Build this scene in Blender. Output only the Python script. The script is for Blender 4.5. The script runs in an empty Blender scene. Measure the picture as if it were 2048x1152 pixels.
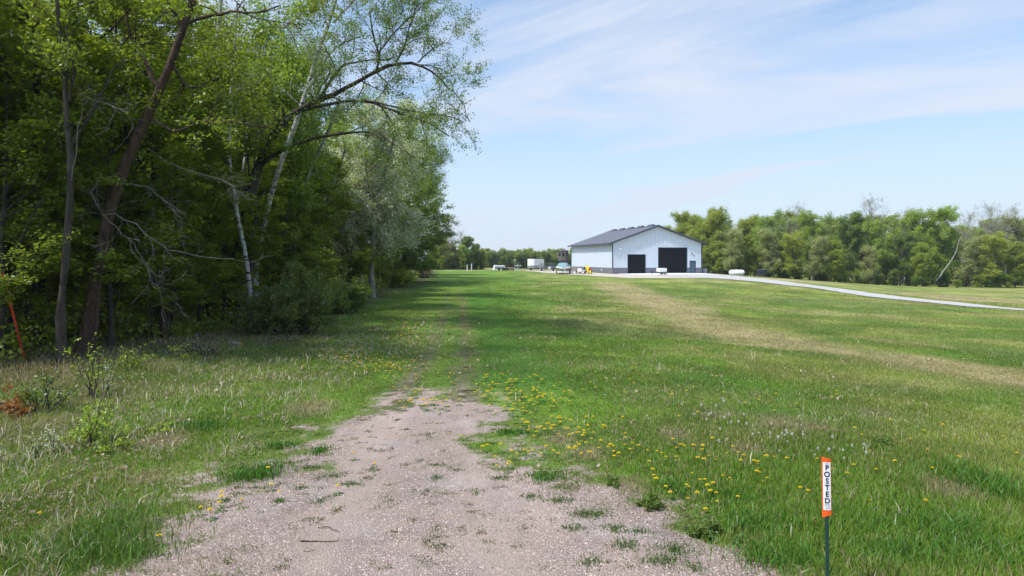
import bpy, math, random
import numpy as np
from mathutils import Vector, Matrix

SC = bpy.context.scene
COL = SC.collection
R = math.radians
# ------------------------------------------------------------------ camera
F = 1365.0; CX = 1024.0; HY = 519.0; CAMZ = 2.5      # focal length, centre column and horizon row at 2048 px wide
cam = bpy.data.cameras.new('camera'); camo = bpy.data.objects.new('camera', cam); COL.objects.link(camo)
cam.sensor_width = 36.0; cam.lens = 36.0 * F / 2048.0
cam.shift_y = -(576 - HY) / 2048.0
cam.clip_start = 0.1; cam.clip_end = 6000
camo.location = (0, 0, CAMZ); camo.rotation_euler = (R(90), 0, 0)
SC.camera = camo
# ------------------------------------------------------------------ world and sun
SUN_EL = 59.0; sdx, sdy = -0.85, -0.52
SUN_AZ = math.atan2(sdx, sdy)
W = bpy.data.worlds.new('World'); SC.world = W; W.use_nodes = True
nt = W.node_tree; N = nt.nodes; L = nt.links
for n in list(N): N.remove(n)
out = N.new('ShaderNodeOutputWorld'); bg = N.new('ShaderNodeBackground')
sky = N.new('ShaderNodeTexSky'); sky.sky_type = 'NISHITA'; sky.sun_disc = False
sky.sun_elevation = R(SUN_EL); sky.sun_rotation = SUN_AZ; sky.altitude = 300
sky.air_density = 1.0; sky.dust_density = 0.6; sky.ozone_density = 1.6
tc = N.new('ShaderNodeTexCoord'); sx = N.new('ShaderNodeSeparateXYZ')
L.new(tc.outputs['Generated'], sx.inputs[0])
def wm(op, a, b=None, c=None):
    n = N.new('ShaderNodeMath'); n.operation = op
    for i, v in enumerate((a, b, c)):
        if v is None: continue
        if isinstance(v, (int, float)): n.inputs[i].default_value = v
        else: L.new(v, n.inputs[i])
    return n.outputs[0]
zz = wm('ADD', wm('MAXIMUM', sx.outputs[2], 0.0), 0.16)
u = wm('DIVIDE', sx.outputs[0], zz); v = wm('DIVIDE', sx.outputs[1], zz)
# streak coordinates: rotated so that the veils run from near-right to far-left
ca, sa = math.cos(R(140)), math.sin(R(140))
s_ = wm('ADD', wm('MULTIPLY', u, ca), wm('MULTIPLY', v, sa))
t_ = wm('SUBTRACT', wm('MULTIPLY', v, ca), wm('MULTIPLY', u, sa))
def wnoise(sc1, sc2, off, detail, rough, dist=0.0):
    cb = N.new('ShaderNodeCombineXYZ')
    L.new(wm('MULTIPLY', s_, sc1), cb.inputs[0]); L.new(wm('MULTIPLY', t_, sc2), cb.inputs[1]); cb.inputs[2].default_value = off
    n = N.new('ShaderNodeTexNoise'); n.inputs['Scale'].default_value = 1; n.inputs['Detail'].default_value = detail
    n.inputs['Roughness'].default_value = rough; n.inputs['Distortion'].default_value = dist
    L.new(cb.outputs[0], n.inputs['Vector']); return n.outputs['Fac']
def wramp(f, a, b):
    m = N.new('ShaderNodeMapRange'); m.interpolation_type = 'SMOOTHSTEP'
    m.inputs[1].default_value = a; m.inputs[2].default_value = b
    L.new(f, m.inputs[0]); return m.outputs[0]
big = wramp(wnoise(0.30, 0.50, 20.57, 3, 0.5, 0.3), 0.22, 0.58)
fine = wramp(wnoise(0.36, 1.35, 12.1, 8, 0.56, 0.7), 0.30, 0.70)
cl = wm('MULTIPLY', wm('ADD', wm('MULTIPLY', big, 0.8), 0.2), wm('ADD', wm('MULTIPLY', fine, 0.88), 0.18))
# haze towards the horizon
hz = wramp(sx.outputs[2], 0.40, -0.02)
mask = wm('MINIMUM', wm('MAXIMUM', wm('MULTIPLY', cl, 1.1), wm('MULTIPLY', hz, 0.92)), 0.95)
mx = N.new('ShaderNodeMix'); mx.data_type = 'RGBA'
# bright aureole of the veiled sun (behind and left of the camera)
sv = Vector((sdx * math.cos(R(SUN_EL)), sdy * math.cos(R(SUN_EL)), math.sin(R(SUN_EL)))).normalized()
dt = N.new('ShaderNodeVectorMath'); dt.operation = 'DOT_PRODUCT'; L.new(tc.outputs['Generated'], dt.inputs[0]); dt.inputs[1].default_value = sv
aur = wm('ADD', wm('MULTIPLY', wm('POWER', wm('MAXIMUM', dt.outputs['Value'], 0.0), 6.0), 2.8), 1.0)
tint = N.new('ShaderNodeVectorMath'); tint.operation = 'MULTIPLY'; tint.inputs[1].default_value = (.68, .96, 1.10); L.new(sky.outputs[0], tint.inputs[0])
L.new(mask, mx.inputs['Factor']); L.new(tint.outputs[0], mx.inputs['A'])
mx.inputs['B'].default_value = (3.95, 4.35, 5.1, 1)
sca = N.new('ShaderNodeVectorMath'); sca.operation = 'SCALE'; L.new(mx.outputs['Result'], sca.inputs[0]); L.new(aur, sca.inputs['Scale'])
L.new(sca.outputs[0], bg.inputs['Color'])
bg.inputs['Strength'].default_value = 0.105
L.new(bg.outputs[0], out.inputs['Surface'])
sl = bpy.data.lights.new('sun', 'SUN'); sl.energy = 2.75; sl.angle = R(3.0); sl.color = (1.0, 0.95, 0.87)
so = bpy.data.objects.new('sun', sl); COL.objects.link(so); so.location = (-40, -20, 60)
so.rotation_euler = Vector((sdx * math.cos(R(SUN_EL)), sdy * math.cos(R(SUN_EL)), math.sin(R(SUN_EL)))).to_track_quat('Z', 'Y').to_euler()
vs = SC.view_settings; vs.view_transform = 'Standard'; vs.look = 'None'; vs.exposure = 0.85; vs.gamma = 1.0; vs.use_curve_mapping = False
SC.cycles.max_bounces = 8; SC.cycles.diffuse_bounces = 4; SC.cycles.glossy_bounces = 2; SC.cycles.transmission_bounces = 4
SC.cycles.transparent_max_bounces = 4; SC.cycles.use_denoising = True; SC.cycles.caustics_reflective = False
# ------------------------------------------------------------------ helpers
def tag(o, label=None, cat=None, group=None, kind=None):
    if label: o['label'] = label
    if cat: o['category'] = cat
    if group: o['group'] = group
    if kind: o['kind'] = kind
    return o
def empty(name, loc=(0, 0, 0), rz=0.0):
    o = bpy.data.objects.new(name, None); COL.objects.link(o); o.location = loc; o.rotation_euler = (0, 0, rz)
    o.empty_display_size = 0.3
    return o
def link(name, me, parent=None):
    o = bpy.data.objects.new(name, me); COL.objects.link(o)
    if parent: o.parent = parent
    return o
def mesh_np(name, V, Fq, mats, mat_idx=None, cols=None, smooth=False, attrs=None):
    """mesh from numpy: V (n,3), Fq (m,k) one face size"""
    me = bpy.data.meshes.new(name)
    V = np.asarray(V, np.float32); Fq = np.asarray(Fq, np.int32); m, k = Fq.shape
    me.vertices.add(len(V)); me.vertices.foreach_set('co', V.ravel())
    me.loops.add(m * k); me.loops.foreach_set('vertex_index', Fq.ravel())
    me.polygons.add(m); me.polygons.foreach_set('loop_start', np.arange(m, dtype=np.int32) * k)
    for mt in (mats if isinstance(mats, (list, tuple)) else [mats]): me.materials.append(mt)
    if mat_idx is not None: me.polygons.foreach_set('material_index', np.asarray(mat_idx, np.int32))
    if smooth: me.polygons.foreach_set('use_smooth', np.ones(m, bool))
    me.update(calc_edges=True)
    if cols is not None:
        a = me.color_attributes.new('col', 'FLOAT_COLOR', 'POINT')
        c = np.ones((len(V), 4), np.float32); c[:, :3] = cols; a.data.foreach_set('color', c.ravel())
    for nm, arr in (attrs or {}).items():
        a = me.attributes.new(nm, 'FLOAT', 'POINT'); a.data.foreach_set('value', np.asarray(arr, np.float32))
    return me
class MB:
    """collects solid shapes, builds them as one mesh"""
    def __init__(s): s.v = []; s.f = []; s.sm = []
    def add(s, vs, fs, sm=False):
        b = len(s.v); s.v += [tuple(p) for p in vs]; s.f += [tuple(i + b for i in f) for f in fs]; s.sm += [sm] * len(fs); return s
    def box(s, x0, y0, z0, x1, y1, z1, c=0.0):
        if c <= 0:
            return s.add([(x0,y0,z0),(x1,y0,z0),(x1,y1,z0),(x0,y1,z0),(x0,y0,z1),(x1,y0,z1),(x1,y1,z1),(x0,y1,z1)],
                         [(0,3,2,1),(4,5,6,7),(0,1,5,4),(1,2,6,5),(2,3,7,6),(3,0,4,7)])
        # chamfered in plan
        P = [(x0+c,y0),(x1-c,y0),(x1,y0+c),(x1,y1-c),(x1-c,y1),(x0+c,y1),(x0,y1-c),(x0,y0+c)]
        return s.prism(P, z0, z1)
    def prism(s, P, z0, z1, top=None):
        n = len(P); T = top or P
        return s.add([(x,y,z0) for x,y in P] + [(x,y,z1) for x,y in T],
                     [tuple(reversed(range(n))), tuple(range(n, 2*n))] + [(i,(i+1)%n,n+(i+1)%n,n+i) for i in range(n)])
    def extr(s, P, axis, a, b):
        """extrude polygon given in the two other axes along axis 'x' or 'y'"""
        n = len(P)
        f = (lambda p, q: (q, p[0], p[1])) if axis == 'x' else (lambda p, q: (p[0], q, p[1]))
        return s.add([f(p, a) for p in P] + [f(p, b) for p in P],
                     [tuple(reversed(range(n))), tuple(range(n, 2*n))] + [(i,(i+1)%n,n+(i+1)%n,n+i) for i in range(n)])
    def tube(s, pts, rad, n=8, cap=True):
        pts = [Vector(p) for p in pts]
        if not isinstance(rad, (list, tuple)): rad = [rad] * len(pts)
        rings = []
        for i, p in enumerate(pts):
            t = (pts[min(i+1, len(pts)-1)] - pts[max(i-1, 0)]).normalized()
            a = Vector((0,0,1)) if abs(t.z) < 0.9 else Vector((1,0,0))
            u_ = t.cross(a).normalized(); w_ = t.cross(u_)
            rings.append([p + (u_*math.cos(2*math.pi*k/n) + w_*math.sin(2*math.pi*k/n)) * rad[i] for k in range(n)])
        vs = [q for r_ in rings for q in r_]; fs = []
        for i in range(len(pts)-1):
            for k in range(n): fs.append((i*n+k, i*n+(k+1)%n, (i+1)*n+(k+1)%n, (i+1)*n+k))
        s.add(vs, fs, True)
        if cap: s.add(rings[0], [tuple(range(n))]); s.add(rings[-1], [tuple(reversed(range(n)))])
        return s
    def build(s, name, mat, parent=None, bevel=0.0):
        me = bpy.data.meshes.new(name); me.from_pydata(s.v, [], s.f); me.materials.append(mat)
        me.polygons.foreach_set('use_smooth', s.sm); me.update()
        o = link(name, me, parent)
        if bevel > 0:
            b = o.modifiers.new('bevel', 'BEVEL'); b.width = bevel; b.segments = 2; b.limit_method = 'ANGLE'
        return o
# ------------------------------------------------------------------ materials
def newmat(name):
    m = bpy.data.materials.new(name); m.use_nodes = True; return m, m.node_tree.nodes, m.node_tree.links, m.node_tree.nodes['Principled BSDF']
def mat(name, col, rough=0.6, metal=0.0, var=0.08, scale=3.0, bump=0.0, bscale=30.0, spec=0.4, dirt=None):
    m, n, l, b = newmat(name)
    t = n.new('ShaderNodeTexCoord'); nz = n.new('ShaderNodeTexNoise'); nz.inputs['Scale'].default_value = scale; nz.inputs['Detail'].default_value = 6
    l.new(t.outputs['Object'], nz.inputs['Vector'])
    r = n.new('ShaderNodeMix'); r.data_type = 'RGBA'
    r.inputs['A'].default_value = (*[c * (1 - var) for c in col], 1); r.inputs['B'].default_value = (*[min(1, c * (1 + var)) for c in col], 1)
    l.new(nz.outputs['Fac'], r.inputs['Factor']); res = r.outputs['Result']
    if dirt:
        n2 = n.new('ShaderNodeTexNoise'); n2.inputs['Scale'].default_value = scale * 2.3; n2.inputs['Detail'].default_value = 8
        l.new(t.outputs['Object'], n2.inputs['Vector'])
        mr = n.new('ShaderNodeMapRange'); mr.inputs[1].default_value = 0.52; mr.inputs[2].default_value = 0.72; mr.inputs[4].default_value = dirt[1]
        l.new(n2.outputs['Fac'], mr.inputs[0])
        r2 = n.new('ShaderNodeMix'); r2.data_type = 'RGBA'; r2.inputs['B'].default_value = (*dirt[0], 1)
        l.new(mr.outputs[0], r2.inputs['Factor']); l.new(res, r2.inputs['A']); res = r2.outputs['Result']
    l.new(res, b.inputs['Base Color'])
    b.inputs['Roughness'].default_value = rough; b.inputs['Metallic'].default_value = metal; b.inputs['Specular IOR Level'].default_value = spec
    if bump > 0:
        nb = n.new('ShaderNodeTexNoise'); nb.inputs['Scale'].default_value = bscale; nb.inputs['Detail'].default_value = 8
        l.new(t.outputs['Object'], nb.inputs['Vector'])
        bp = n.new('ShaderNodeBump'); bp.inputs['Strength'].default_value = bump; bp.inputs['Distance'].default_value = 0.02
        l.new(nb.outputs['Fac'], bp.inputs['Height']); l.new(bp.outputs[0], b.inputs['Normal'])
    return m
def ribbed(name, col, axis, pitch, rough=0.45, metal=0.0, var=0.05):
    """painted metal sheet with raised ribs every `pitch` metres along object axis 0/1"""
    m = mat(name, col, rough, metal, var, 0.7)
    n = m.node_tree.nodes; l = m.node_tree.links; b = n['Principled BSDF']
    t = n.new('ShaderNodeTexCoord'); s = n.new('ShaderNodeSeparateXYZ'); l.new(t.outputs['Object'], s.inputs[0])
    a = n.new('ShaderNodeMath'); a.operation = 'MULTIPLY'; a.inputs[1].default_value = 1 / pitch; l.new(s.outputs[axis], a.inputs[0])
    f = n.new('ShaderNodeMath'); f.operation = 'PINGPONG'; f.inputs[1].default_value = 0.5; l.new(a.outputs[0], f.inputs[0])
    r = n.new('ShaderNodeMapRange'); r.inputs[1].default_value = 0.36; r.inputs[2].default_value = 0.46; l.new(f.outputs[0], r.inputs[0])
    bp = n.new('ShaderNodeBump'); bp.inputs['Strength'].default_value = 1.0; bp.inputs['Distance'].default_value = 0.06
    l.new(r.outputs[0], bp.inputs['Height']); l.new(bp.outputs[0], b.inputs['Normal'])
    return m
def leafmat(name, trans=0.47):
    m, n, l, b = newmat(name); n.remove(b)
    a = n.new('ShaderNodeAttribute'); a.attribute_name = 'col'
    d = n.new('ShaderNodeBsdfDiffuse'); t = n.new('ShaderNodeBsdfTranslucent'); g = n.new('ShaderNodeBsdfGlossy')
    g.inputs['Roughness'].default_value = 0.45; g.inputs['Color'].default_value = (0.8, 0.85, 0.8, 1)
    hs = n.new('ShaderNodeMix'); hs.data_type = 'RGBA'; hs.blend_type = 'MULTIPLY'; hs.inputs['Factor'].default_value = 1
    hs.inputs['B'].default_value = (1.35, 1.32, 0.60, 1)
    l.new(a.outputs['Color'], hs.inputs['A']); l.new(a.outputs['Color'], d.inputs['Color']); l.new(hs.outputs['Result'], t.inputs['Color'])
    m1 = n.new('ShaderNodeMixShader'); m1.inputs[0].default_value = trans; l.new(d.outputs[0], m1.inputs[1]); l.new(t.outputs[0], m1.inputs[2])
    m2 = n.new('ShaderNodeMixShader'); m2.inputs[0].default_value = 0.035; l.new(m1.outputs[0], m2.inputs[1]); l.new(g.outputs[0], m2.inputs[2])
    l.new(m2.outputs[0], n['Material Output'].inputs['Surface'])
    return m
M_LEAF = leafmat('leaf'); M_GRASS = leafmat('grass_blade', 0.30); M_PETAL = leafmat('petal', 0.25)
def barkmat(name, c1, c2, scale=6, stretch=0.25, bump=0.6):
    m, n, l, b = newmat(name)
    t = n.new('ShaderNodeTexCoord'); mp = n.new('ShaderNodeMapping'); mp.inputs['Scale'].default_value = (1, 1, stretch)
    nz = n.new('ShaderNodeTexNoise'); nz.inputs['Scale'].default_value = scale; nz.inputs['Detail'].default_value = 8; nz.inputs['Roughness'].default_value = 0.7
    l.new(t.outputs['Object'], mp.inputs[0]); l.new(mp.outputs[0], nz.inputs['Vector'])
    mr = n.new('ShaderNodeMapRange'); mr.inputs[1].default_value = 0.35; mr.inputs[2].default_value = 0.65; l.new(nz.outputs['Fac'], mr.inputs[0])
    r = n.new('ShaderNodeMix'); r.data_type = 'RGBA'; r.inputs['A'].default_value = (*c1, 1); r.inputs['B'].default_value = (*c2, 1)
    l.new(mr.outputs[0], r.inputs['Factor']); l.new(r.outputs['Result'], b.inputs['Base Color']); b.inputs['Roughness'].default_value = 0.9; b.inputs['Specular IOR Level'].default_value = 0.15
    bp = n.new('ShaderNodeBump'); bp.inputs['Strength'].default_value = bump; bp.inputs['Distance'].default_value = 0.03
    l.new(nz.outputs['Fac'], bp.inputs['Height']); l.new(bp.outputs[0], b.inputs['Normal'])
    return m
M_BARK = barkmat('bark_grey_brown', (0.028, 0.022, 0.018), (0.10, 0.082, 0.066), 9)
M_BARKR = barkmat('bark_red_brown', (0.035, 0.023, 0.018), (0.105, 0.068, 0.05), 9)
M_BARKG = barkmat('bark_pale_grey', (0.13, 0.125, 0.105), (0.34, 0.33, 0.29), 5, 0.5)
M_TWIG = barkmat('dead_twig', (0.10, 0.088, 0.075), (0.22, 0.20, 0.175), 20, 1, 0.1)
def birchmat():
    m = barkmat('birch_bark', (0.28, 0.27, 0.25), (0.54, 0.53, 0.49), 3, 1, 0.2)
    n = m.node_tree.nodes; l = m.node_tree.links; b = n['Principled BSDF']
    t = n.new('ShaderNodeTexCoord'); mp = n.new('ShaderNodeMapping'); mp.inputs['Scale'].default_value = (2.2, 2.2, 7)
    nz = n.new('ShaderNodeTexNoise'); nz.inputs['Scale'].default_value = 1.3; nz.inputs['Detail'].default_value = 7; nz.inputs['Roughness'].default_value = 0.7
    l.new(t.outputs['Object'], mp.inputs[0]); l.new(mp.outputs[0], nz.inputs['Vector'])
    mr = n.new('ShaderNodeMapRange'); mr.inputs[1].default_value = 0.53; mr.inputs[2].default_value = 0.60; l.new(nz.outputs['Fac'], mr.inputs[0])
    src = b.inputs['Base Color'].links[0].from_socket
    r = n.new('ShaderNodeMix'); r.data_type = 'RGBA'; r.inputs['B'].default_value = (0.035, 0.03, 0.025, 1)
    l.new(mr.outputs[0], r.inputs['Factor']); l.new(src, r.inputs['A']); l.new(r.outputs['Result'], b.inputs['Base Color'])
    return m
M_BIRCH = birchmat()
# ------------------------------------------------------------------ terrain
def P(px, py, Y):
    return ((px - CX) / F * Y, Y, CAMZ - (py - HY) / F * Y)
ctl = [(0,-10,0),(-12,-10,.1),(15,-10,-.1),(-40,0,.6),(30,0,-1.3),(0,5,0),(-6,8,.02),(5,8,-.02),(0,14,0),(-6,16,.02),(-11,16,.12),(-20,20,.3),(-45,40,.9),(-10,34,.02),
       (-3,30,0),(4,20,-.12),(-5,60,0),(3,45,0),(4,70,.05),(-9,100,.05),(-30,80,.3),(-60,120,.5),
       P(870,541,150),(-20,190,-.1),P(995,541,140),P(940,541,142),P(1066,541,134),P(1126,546,112),P(1240,556.5,92),P(1330,557,91),P(1145,543,131),
       P(1225,548,108),P(1403,547,111),P(1350,546,120),(26,134,.2),
       P(1500,559,88),P(1608,572,78),P(1700,584,71),P(1800,598,65),P(1900,607,60),P(2048,620,54),(45,40,-1.75),(52,20,-1.9),(40,10,-1.6),
       P(1473,551.5,104),P(1523,553.5,112),P(1560,557,140),P(1700,568,148),P(2048,572,148),P(2048,592,95),P(1850,583,100),(140,148,-3.6),(60,200,-3),
       (9,26,-.42),(13,18,-.6),(18,25,-.85),(25,40,-1.05),(11,45,-.25),(14,66,-.1),(24,70,-.35),(9,10,-.3),(18,12,-1.0),
       (0,250,-.9),(60,300,-2.5),(-60,300,0),(150,80,-3.2),(100,40,-3),(0,600,-2),(400,600,-5),(-400,600,2),(400,0,-5),(-400,0,2)]
C = np.array(ctl, float)
def _U(r2): return np.where(r2 > 0, 0.5 * r2 * np.log(np.maximum(r2, 1e-12)), 0.0)
_n = len(C); _s = 100.0
_c = C[:, :2] / _s
_K = _U(((_c[:, None] - _c[None]) ** 2).sum(-1)) + np.eye(_n) * 2e-5
_P = np.c_[np.ones(_n), _c]
_A = np.zeros((_n + 3, _n + 3)); _A[:_n, :_n] = _K; _A[:_n, _n:] = _P; _A[_n:, :_n] = _P.T
_w = np.linalg.solve(_A, np.r_[C[:, 2], 0, 0, 0])
def ter(X, Y):
    X = np.asarray(X, float); Y = np.asarray(Y, float); sh = np.broadcast(X, Y).shape
    Xc = np.clip(X, -420, 420); Yc = np.clip(Y, -40, 620)
    q = np.stack(np.broadcast_arrays(Xc, Yc), -1).reshape(-1, 2) / _s; o = np.empty(len(q))
    for i in range(0, len(q), 40000):
        b = q[i:i+40000]; o[i:i+40000] = _U(((b[:, None] - _c[None]) ** 2).sum(-1)) @ _w[:_n] + _w[_n] + b @ _w[_n+1:]
    Xb, Yb = np.broadcast_arrays(X, Y)
    fade = 1 - ss(Yb, 60, 84) * ss(Xb, -12, 0); fade = fade * ss(Yb, 8, 16)
    return o.reshape(sh) + .26 * (vn(Xb, Yb, 5.5, 66) - .5) * fade
def tz(x, y): return float(ter(x, y))
def back(px, py):
    """world point of the terrain seen at a pixel"""
    d = 3.0; prev = d
    for Y in np.concatenate([np.arange(3, 40, 0.1), np.arange(40, 400, 0.5)]):
        x = (px - CX) / F * Y
        if CAMZ - (py - HY) / F * Y <= _tzq(x, Y): return (x, Y)
    return ((px - CX) / F * 300, 300)
_g = {}
def _tzq(x, y):
    k = (round(x * 2), round(y * 2))
    if k not in _g: _g[k] = tz(k[0] / 2, k[1] / 2)
    return _g[k]
# value noise
_rs = np.random.RandomState(5); _tab = _rs.rand(256, 256)
def vn(X, Y, s, seed=0):
    x = np.asarray(X) / s + seed * 17.3 + 1000; y = np.asarray(Y) / s + seed * 9.1 + 1000
    xi = np.floor(x).astype(int); yi = np.floor(y).astype(int); fx = x - xi; fy = y - yi
    fx = fx * fx * (3 - 2 * fx); fy = fy * fy * (3 - 2 * fy)
    g = lambda a, b: _tab[a & 255, b & 255]
    return (g(xi, yi) * (1 - fx) + g(xi + 1, yi) * fx) * (1 - fy) + (g(xi, yi + 1) * (1 - fx) + g(xi + 1, yi + 1) * fx) * fy
def fbm(X, Y, s, seed=0, o=4, g=0.55):
    a = 1.0; t = 0; w = 0
    for i in range(o): t = t + a * vn(X, Y, s / 2 ** i, seed + i); w += a; a *= g
    return t / w
def ss(x, a, b):
    t = np.clip((x - a) / (b - a), 0, 1); return t * t * (3 - 2 * t)
def sdf(poly, X, Y):
    """signed distance, positive inside"""
    p = np.array(poly); X = np.asarray(X, float); Y = np.asarray(Y, float); d = np.full(X.shape, 1e9); ins = np.zeros(X.shape, bool)
    for i in range(len(p)):
        a = p[i]; b = p[(i + 1) % len(p)]; e = b - a
        t = np.clip(((X - a[0]) * e[0] + (Y - a[1]) * e[1]) / (e @ e), 0, 1)
        d = np.minimum(d, np.hypot(X - a[0] - t * e[0], Y - a[1] - t * e[1]))
        c = ((a[1] > Y) != (b[1] > Y))
        ins ^= c & (X < (b[0] - a[0]) * (Y - a[1]) / (b[1] - a[1] + 1e-12) + a[0])
    return np.where(ins, d, -d)
def pld(line, X, Y):
    p = np.array(line); X = np.asarray(X, float); Y = np.asarray(Y, float); d = np.full(X.shape, 1e9)
    for i in range(len(p) - 1):
        a = p[i]; b = p[i + 1]; e = b - a
        t = np.clip(((X - a[0]) * e[0] + (Y - a[1]) * e[1]) / (e @ e), 0, 1)
        d = np.minimum(d, np.hypot(X - a[0] - t * e[0], Y - a[1] - t * e[1]))
    return d
GPOLY = [(-3.2,-12),(-3.4,2)] + [back(*p) for p in [(330,1152),(420,1080),(500,1010),(560,930),(640,868),(740,822),(840,800),(930,815),(985,870),(1020,930),(1120,975),(1230,1005),(1330,1060),(1480,1140)]] + [(2.6,4),(2.9,-12)]
TRK1 = [back(*p) for p in [(760,840),(820,760),(862,700),(885,640),(893,600),(896,570),(895,555)]]
TRK2 = [back(*p) for p in [(930,830),(925,760),(930,700),(928,640),(922,600),(915,570),(905,555)]]
RUT1 = [back(*p) for p in [(775,835),(735,920),(690,1020),(620,1152)]]
RUT2 = [back(*p) for p in [(935,835),(945,920),(965,1020),(1000,1152)]]
LUSHL = [back(*p) for p in [(1030,760),(1000,700),(985,650),(975,610),(960,580)]]
PALEL = [back(*p) for p in [(948,770),(942,700),(932,640),(925,600)]]
BROWN = [back(*p) for p in [(1215,566),(1250,580),(1300,600),(1360,628),(1450,662),(1560,685),(1700,705),(1850,730),(2048,765),(2300,800)]]
SPOTS = [(back(*p), q) for p, q in (((1430,832),.55),((1590,858),.8),((1130,882),.5),((1175,912),.45),((1245,985),.45),((1345,872),.4),((1500,905),.4),((330,880),.5),((300,960),.5),((430,1000),.5),((620,815),.6),((1900,1000),.4),((1760,830),.6))]
EDGE_Y = np.array([-20, 8, 14, 17, 20, 27, 34, 48, 75, 118, 150, 190, 260]); EDGE_X = np.array([-11.5, -11, -10.8, -10.4, -9.3, -9.4, -9.5, -10, -10.6, -14.5, -18, -26, -60])
def edge(Y): return np.interp(Y, EDGE_Y, EDGE_X)
def masks(X, Y):
    X = np.asarray(X, float); Y = np.asarray(Y, float)
    n1 = fbm(X, Y, 1.6, 1); n2 = fbm(X, Y, 0.5, 8, 3); n3 = fbm(X, Y, 9, 20, 4); n4 = fbm(X, Y, 30, 30, 3)
    g = sdf(GPOLY, X, Y) + (n1 - .5) * 1.9 + (n2 - .5) * 1.5
    gravel = ss(g + (fbm(X, Y, .22, 14, 3) - .5) * 1.4, -1.0, 0.95)
    t = np.minimum(pld(TRK1, X, Y), pld(TRK2, X, Y)); trk = ss(t + (n2 - .5) * .5, 0.42, 0.05) * ss(Y, 75, 14) * (0.35 + 0.9 * n1)
    gravel = np.maximum(gravel, trk * ss(Y, 19, 12) * .5 * ss(n2, .35, .65))
    br = ss(pld(BROWN, X, Y) + (n1 - .5) * 3.2 + (n3 - .5) * 3, 3.2, 0.0) * (.62 + .38 * ss(fbm(X * .9, Y, 1.3, 140, 4), .34, .56))
    side = ss(X - edge(Y), 3.2, -1.0)             # 1 inside the wood
    return gravel, trk, br, side, n1, n2, n3, n4
GREEN = np.array([.120, .205, .024]); LUSH = np.array([.075, .180, .020]); OLIV = np.array([.225, .245, .055]); DRY = np.array([.42, .34, .17])
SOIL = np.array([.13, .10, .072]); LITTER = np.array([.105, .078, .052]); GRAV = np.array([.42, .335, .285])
def mixc(a, b, t): return a + (b - a) * t[..., None]
def gcol(X, Y):
    X = np.asarray(X, float); Y = np.asarray(Y, float)
    gravel, trk, br, side, n1, n2, n3, n4 = masks(X, Y)
    c = np.broadcast_to(GREEN, X.shape + (3,)).copy()
    c = mixc(c, LUSH, ss(n3, .5, .62))
    right = ss(X, 0.5, 5.0)
    dry = ss(n3 * .5 + n1 * .35 + n4 * .25, .50, .68) * (.30 + .5 * right)
    c = mixc(c, OLIV, np.clip(dry * 1.25, 0, 1))
    dry2 = ss(fbm(X * .6, Y, 2.6, 40), .55, .74) * (.2 + .5 * right) * ss(Y, 3, 9)
    c = mixc(c, DRY * .8, dry2 * .65)
    # tan mottling of the open field, lush and pale strips along the path
    tan = ss(fbm(X * .45, Y, 3.4, 44, 4) * .7 + fbm(X, Y, .9, 46, 3) * .3, .47, .66) * ss(X, 0, 3) * ss(Y, 12, 20); c = mixc(c, DRY * .72, tan * .62)
    c = mixc(c, np.array([.060, .150, .020]), ss(pld(LUSHL, X, Y) + (n1 - .5), 1.9, .5) * .8)
    c = mixc(c, np.array([.21, .25, .05]), ss(pld(PALEL, X, Y) + (n2 - .5) * .3, .42, .1) * .5 * ss(Y, 13, 18))
    px = CX + F * X / np.maximum(Y, 3)
    c = mixc(c, OLIV, ss(X - edge(Y), 10.5, 16) * ss(Y, 18, 40) * .28)
    c = mixc(c, DRY * .85, br * (.55 + .45 * n2))
    c = mixc(c, SOIL, np.clip(trk, 0, 1) * .75)
    # far field beyond the driveway
    ff = ss(X - (30 + (90 - Y) * .29), 4, 8) * ss(Y, 40, 60)
    stripe = fbm(X * .12, Y, 14, 50, 3)
    c = mixc(c, OLIV * .95, ff * .55); c = mixc(c, DRY * .85, ff * ss(stripe + (100 - np.abs(Y - 88)) * .004, .70, .90) * .9)
    far = ss(Y, 138, 160) * ss(X, -40, -10) * ss(X, 70, 40); c = mixc(c, DRY * .62, far * .75)
    sp = np.zeros(X.shape)
    for (sx_, sy_), sr in SPOTS: sp = np.maximum(sp, ss(np.hypot(X - sx_, (Y - sy_) * .8) + (n2 - .5) * 1.1 * sr + (n1 - .5) * sr, sr, sr * .3))
    c = mixc(c, np.array([.30, .225, .15]), sp * .75)
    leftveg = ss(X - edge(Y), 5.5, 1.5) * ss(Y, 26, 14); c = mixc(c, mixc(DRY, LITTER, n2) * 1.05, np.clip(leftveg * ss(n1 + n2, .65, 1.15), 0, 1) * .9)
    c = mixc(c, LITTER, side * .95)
    c = c * (.76 + .38 * ss(fbm(X, Y * .8, 1.6, 120, 4), .30, .70))[..., None]
    dk = ss(fbm(X * .9, Y * .8, 4.0, 130, 4), .52, .64) * ss(X, -2, 1) * (1 - br); c = mixc(c, np.array([.058, .135, .022]), dk * .5)
    c = mixc(c, DRY * .80, br * (.62 + .38 * n2))
    c = mixc(c, SOIL * 1.7, gravel * .85)
    return c, gravel
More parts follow.
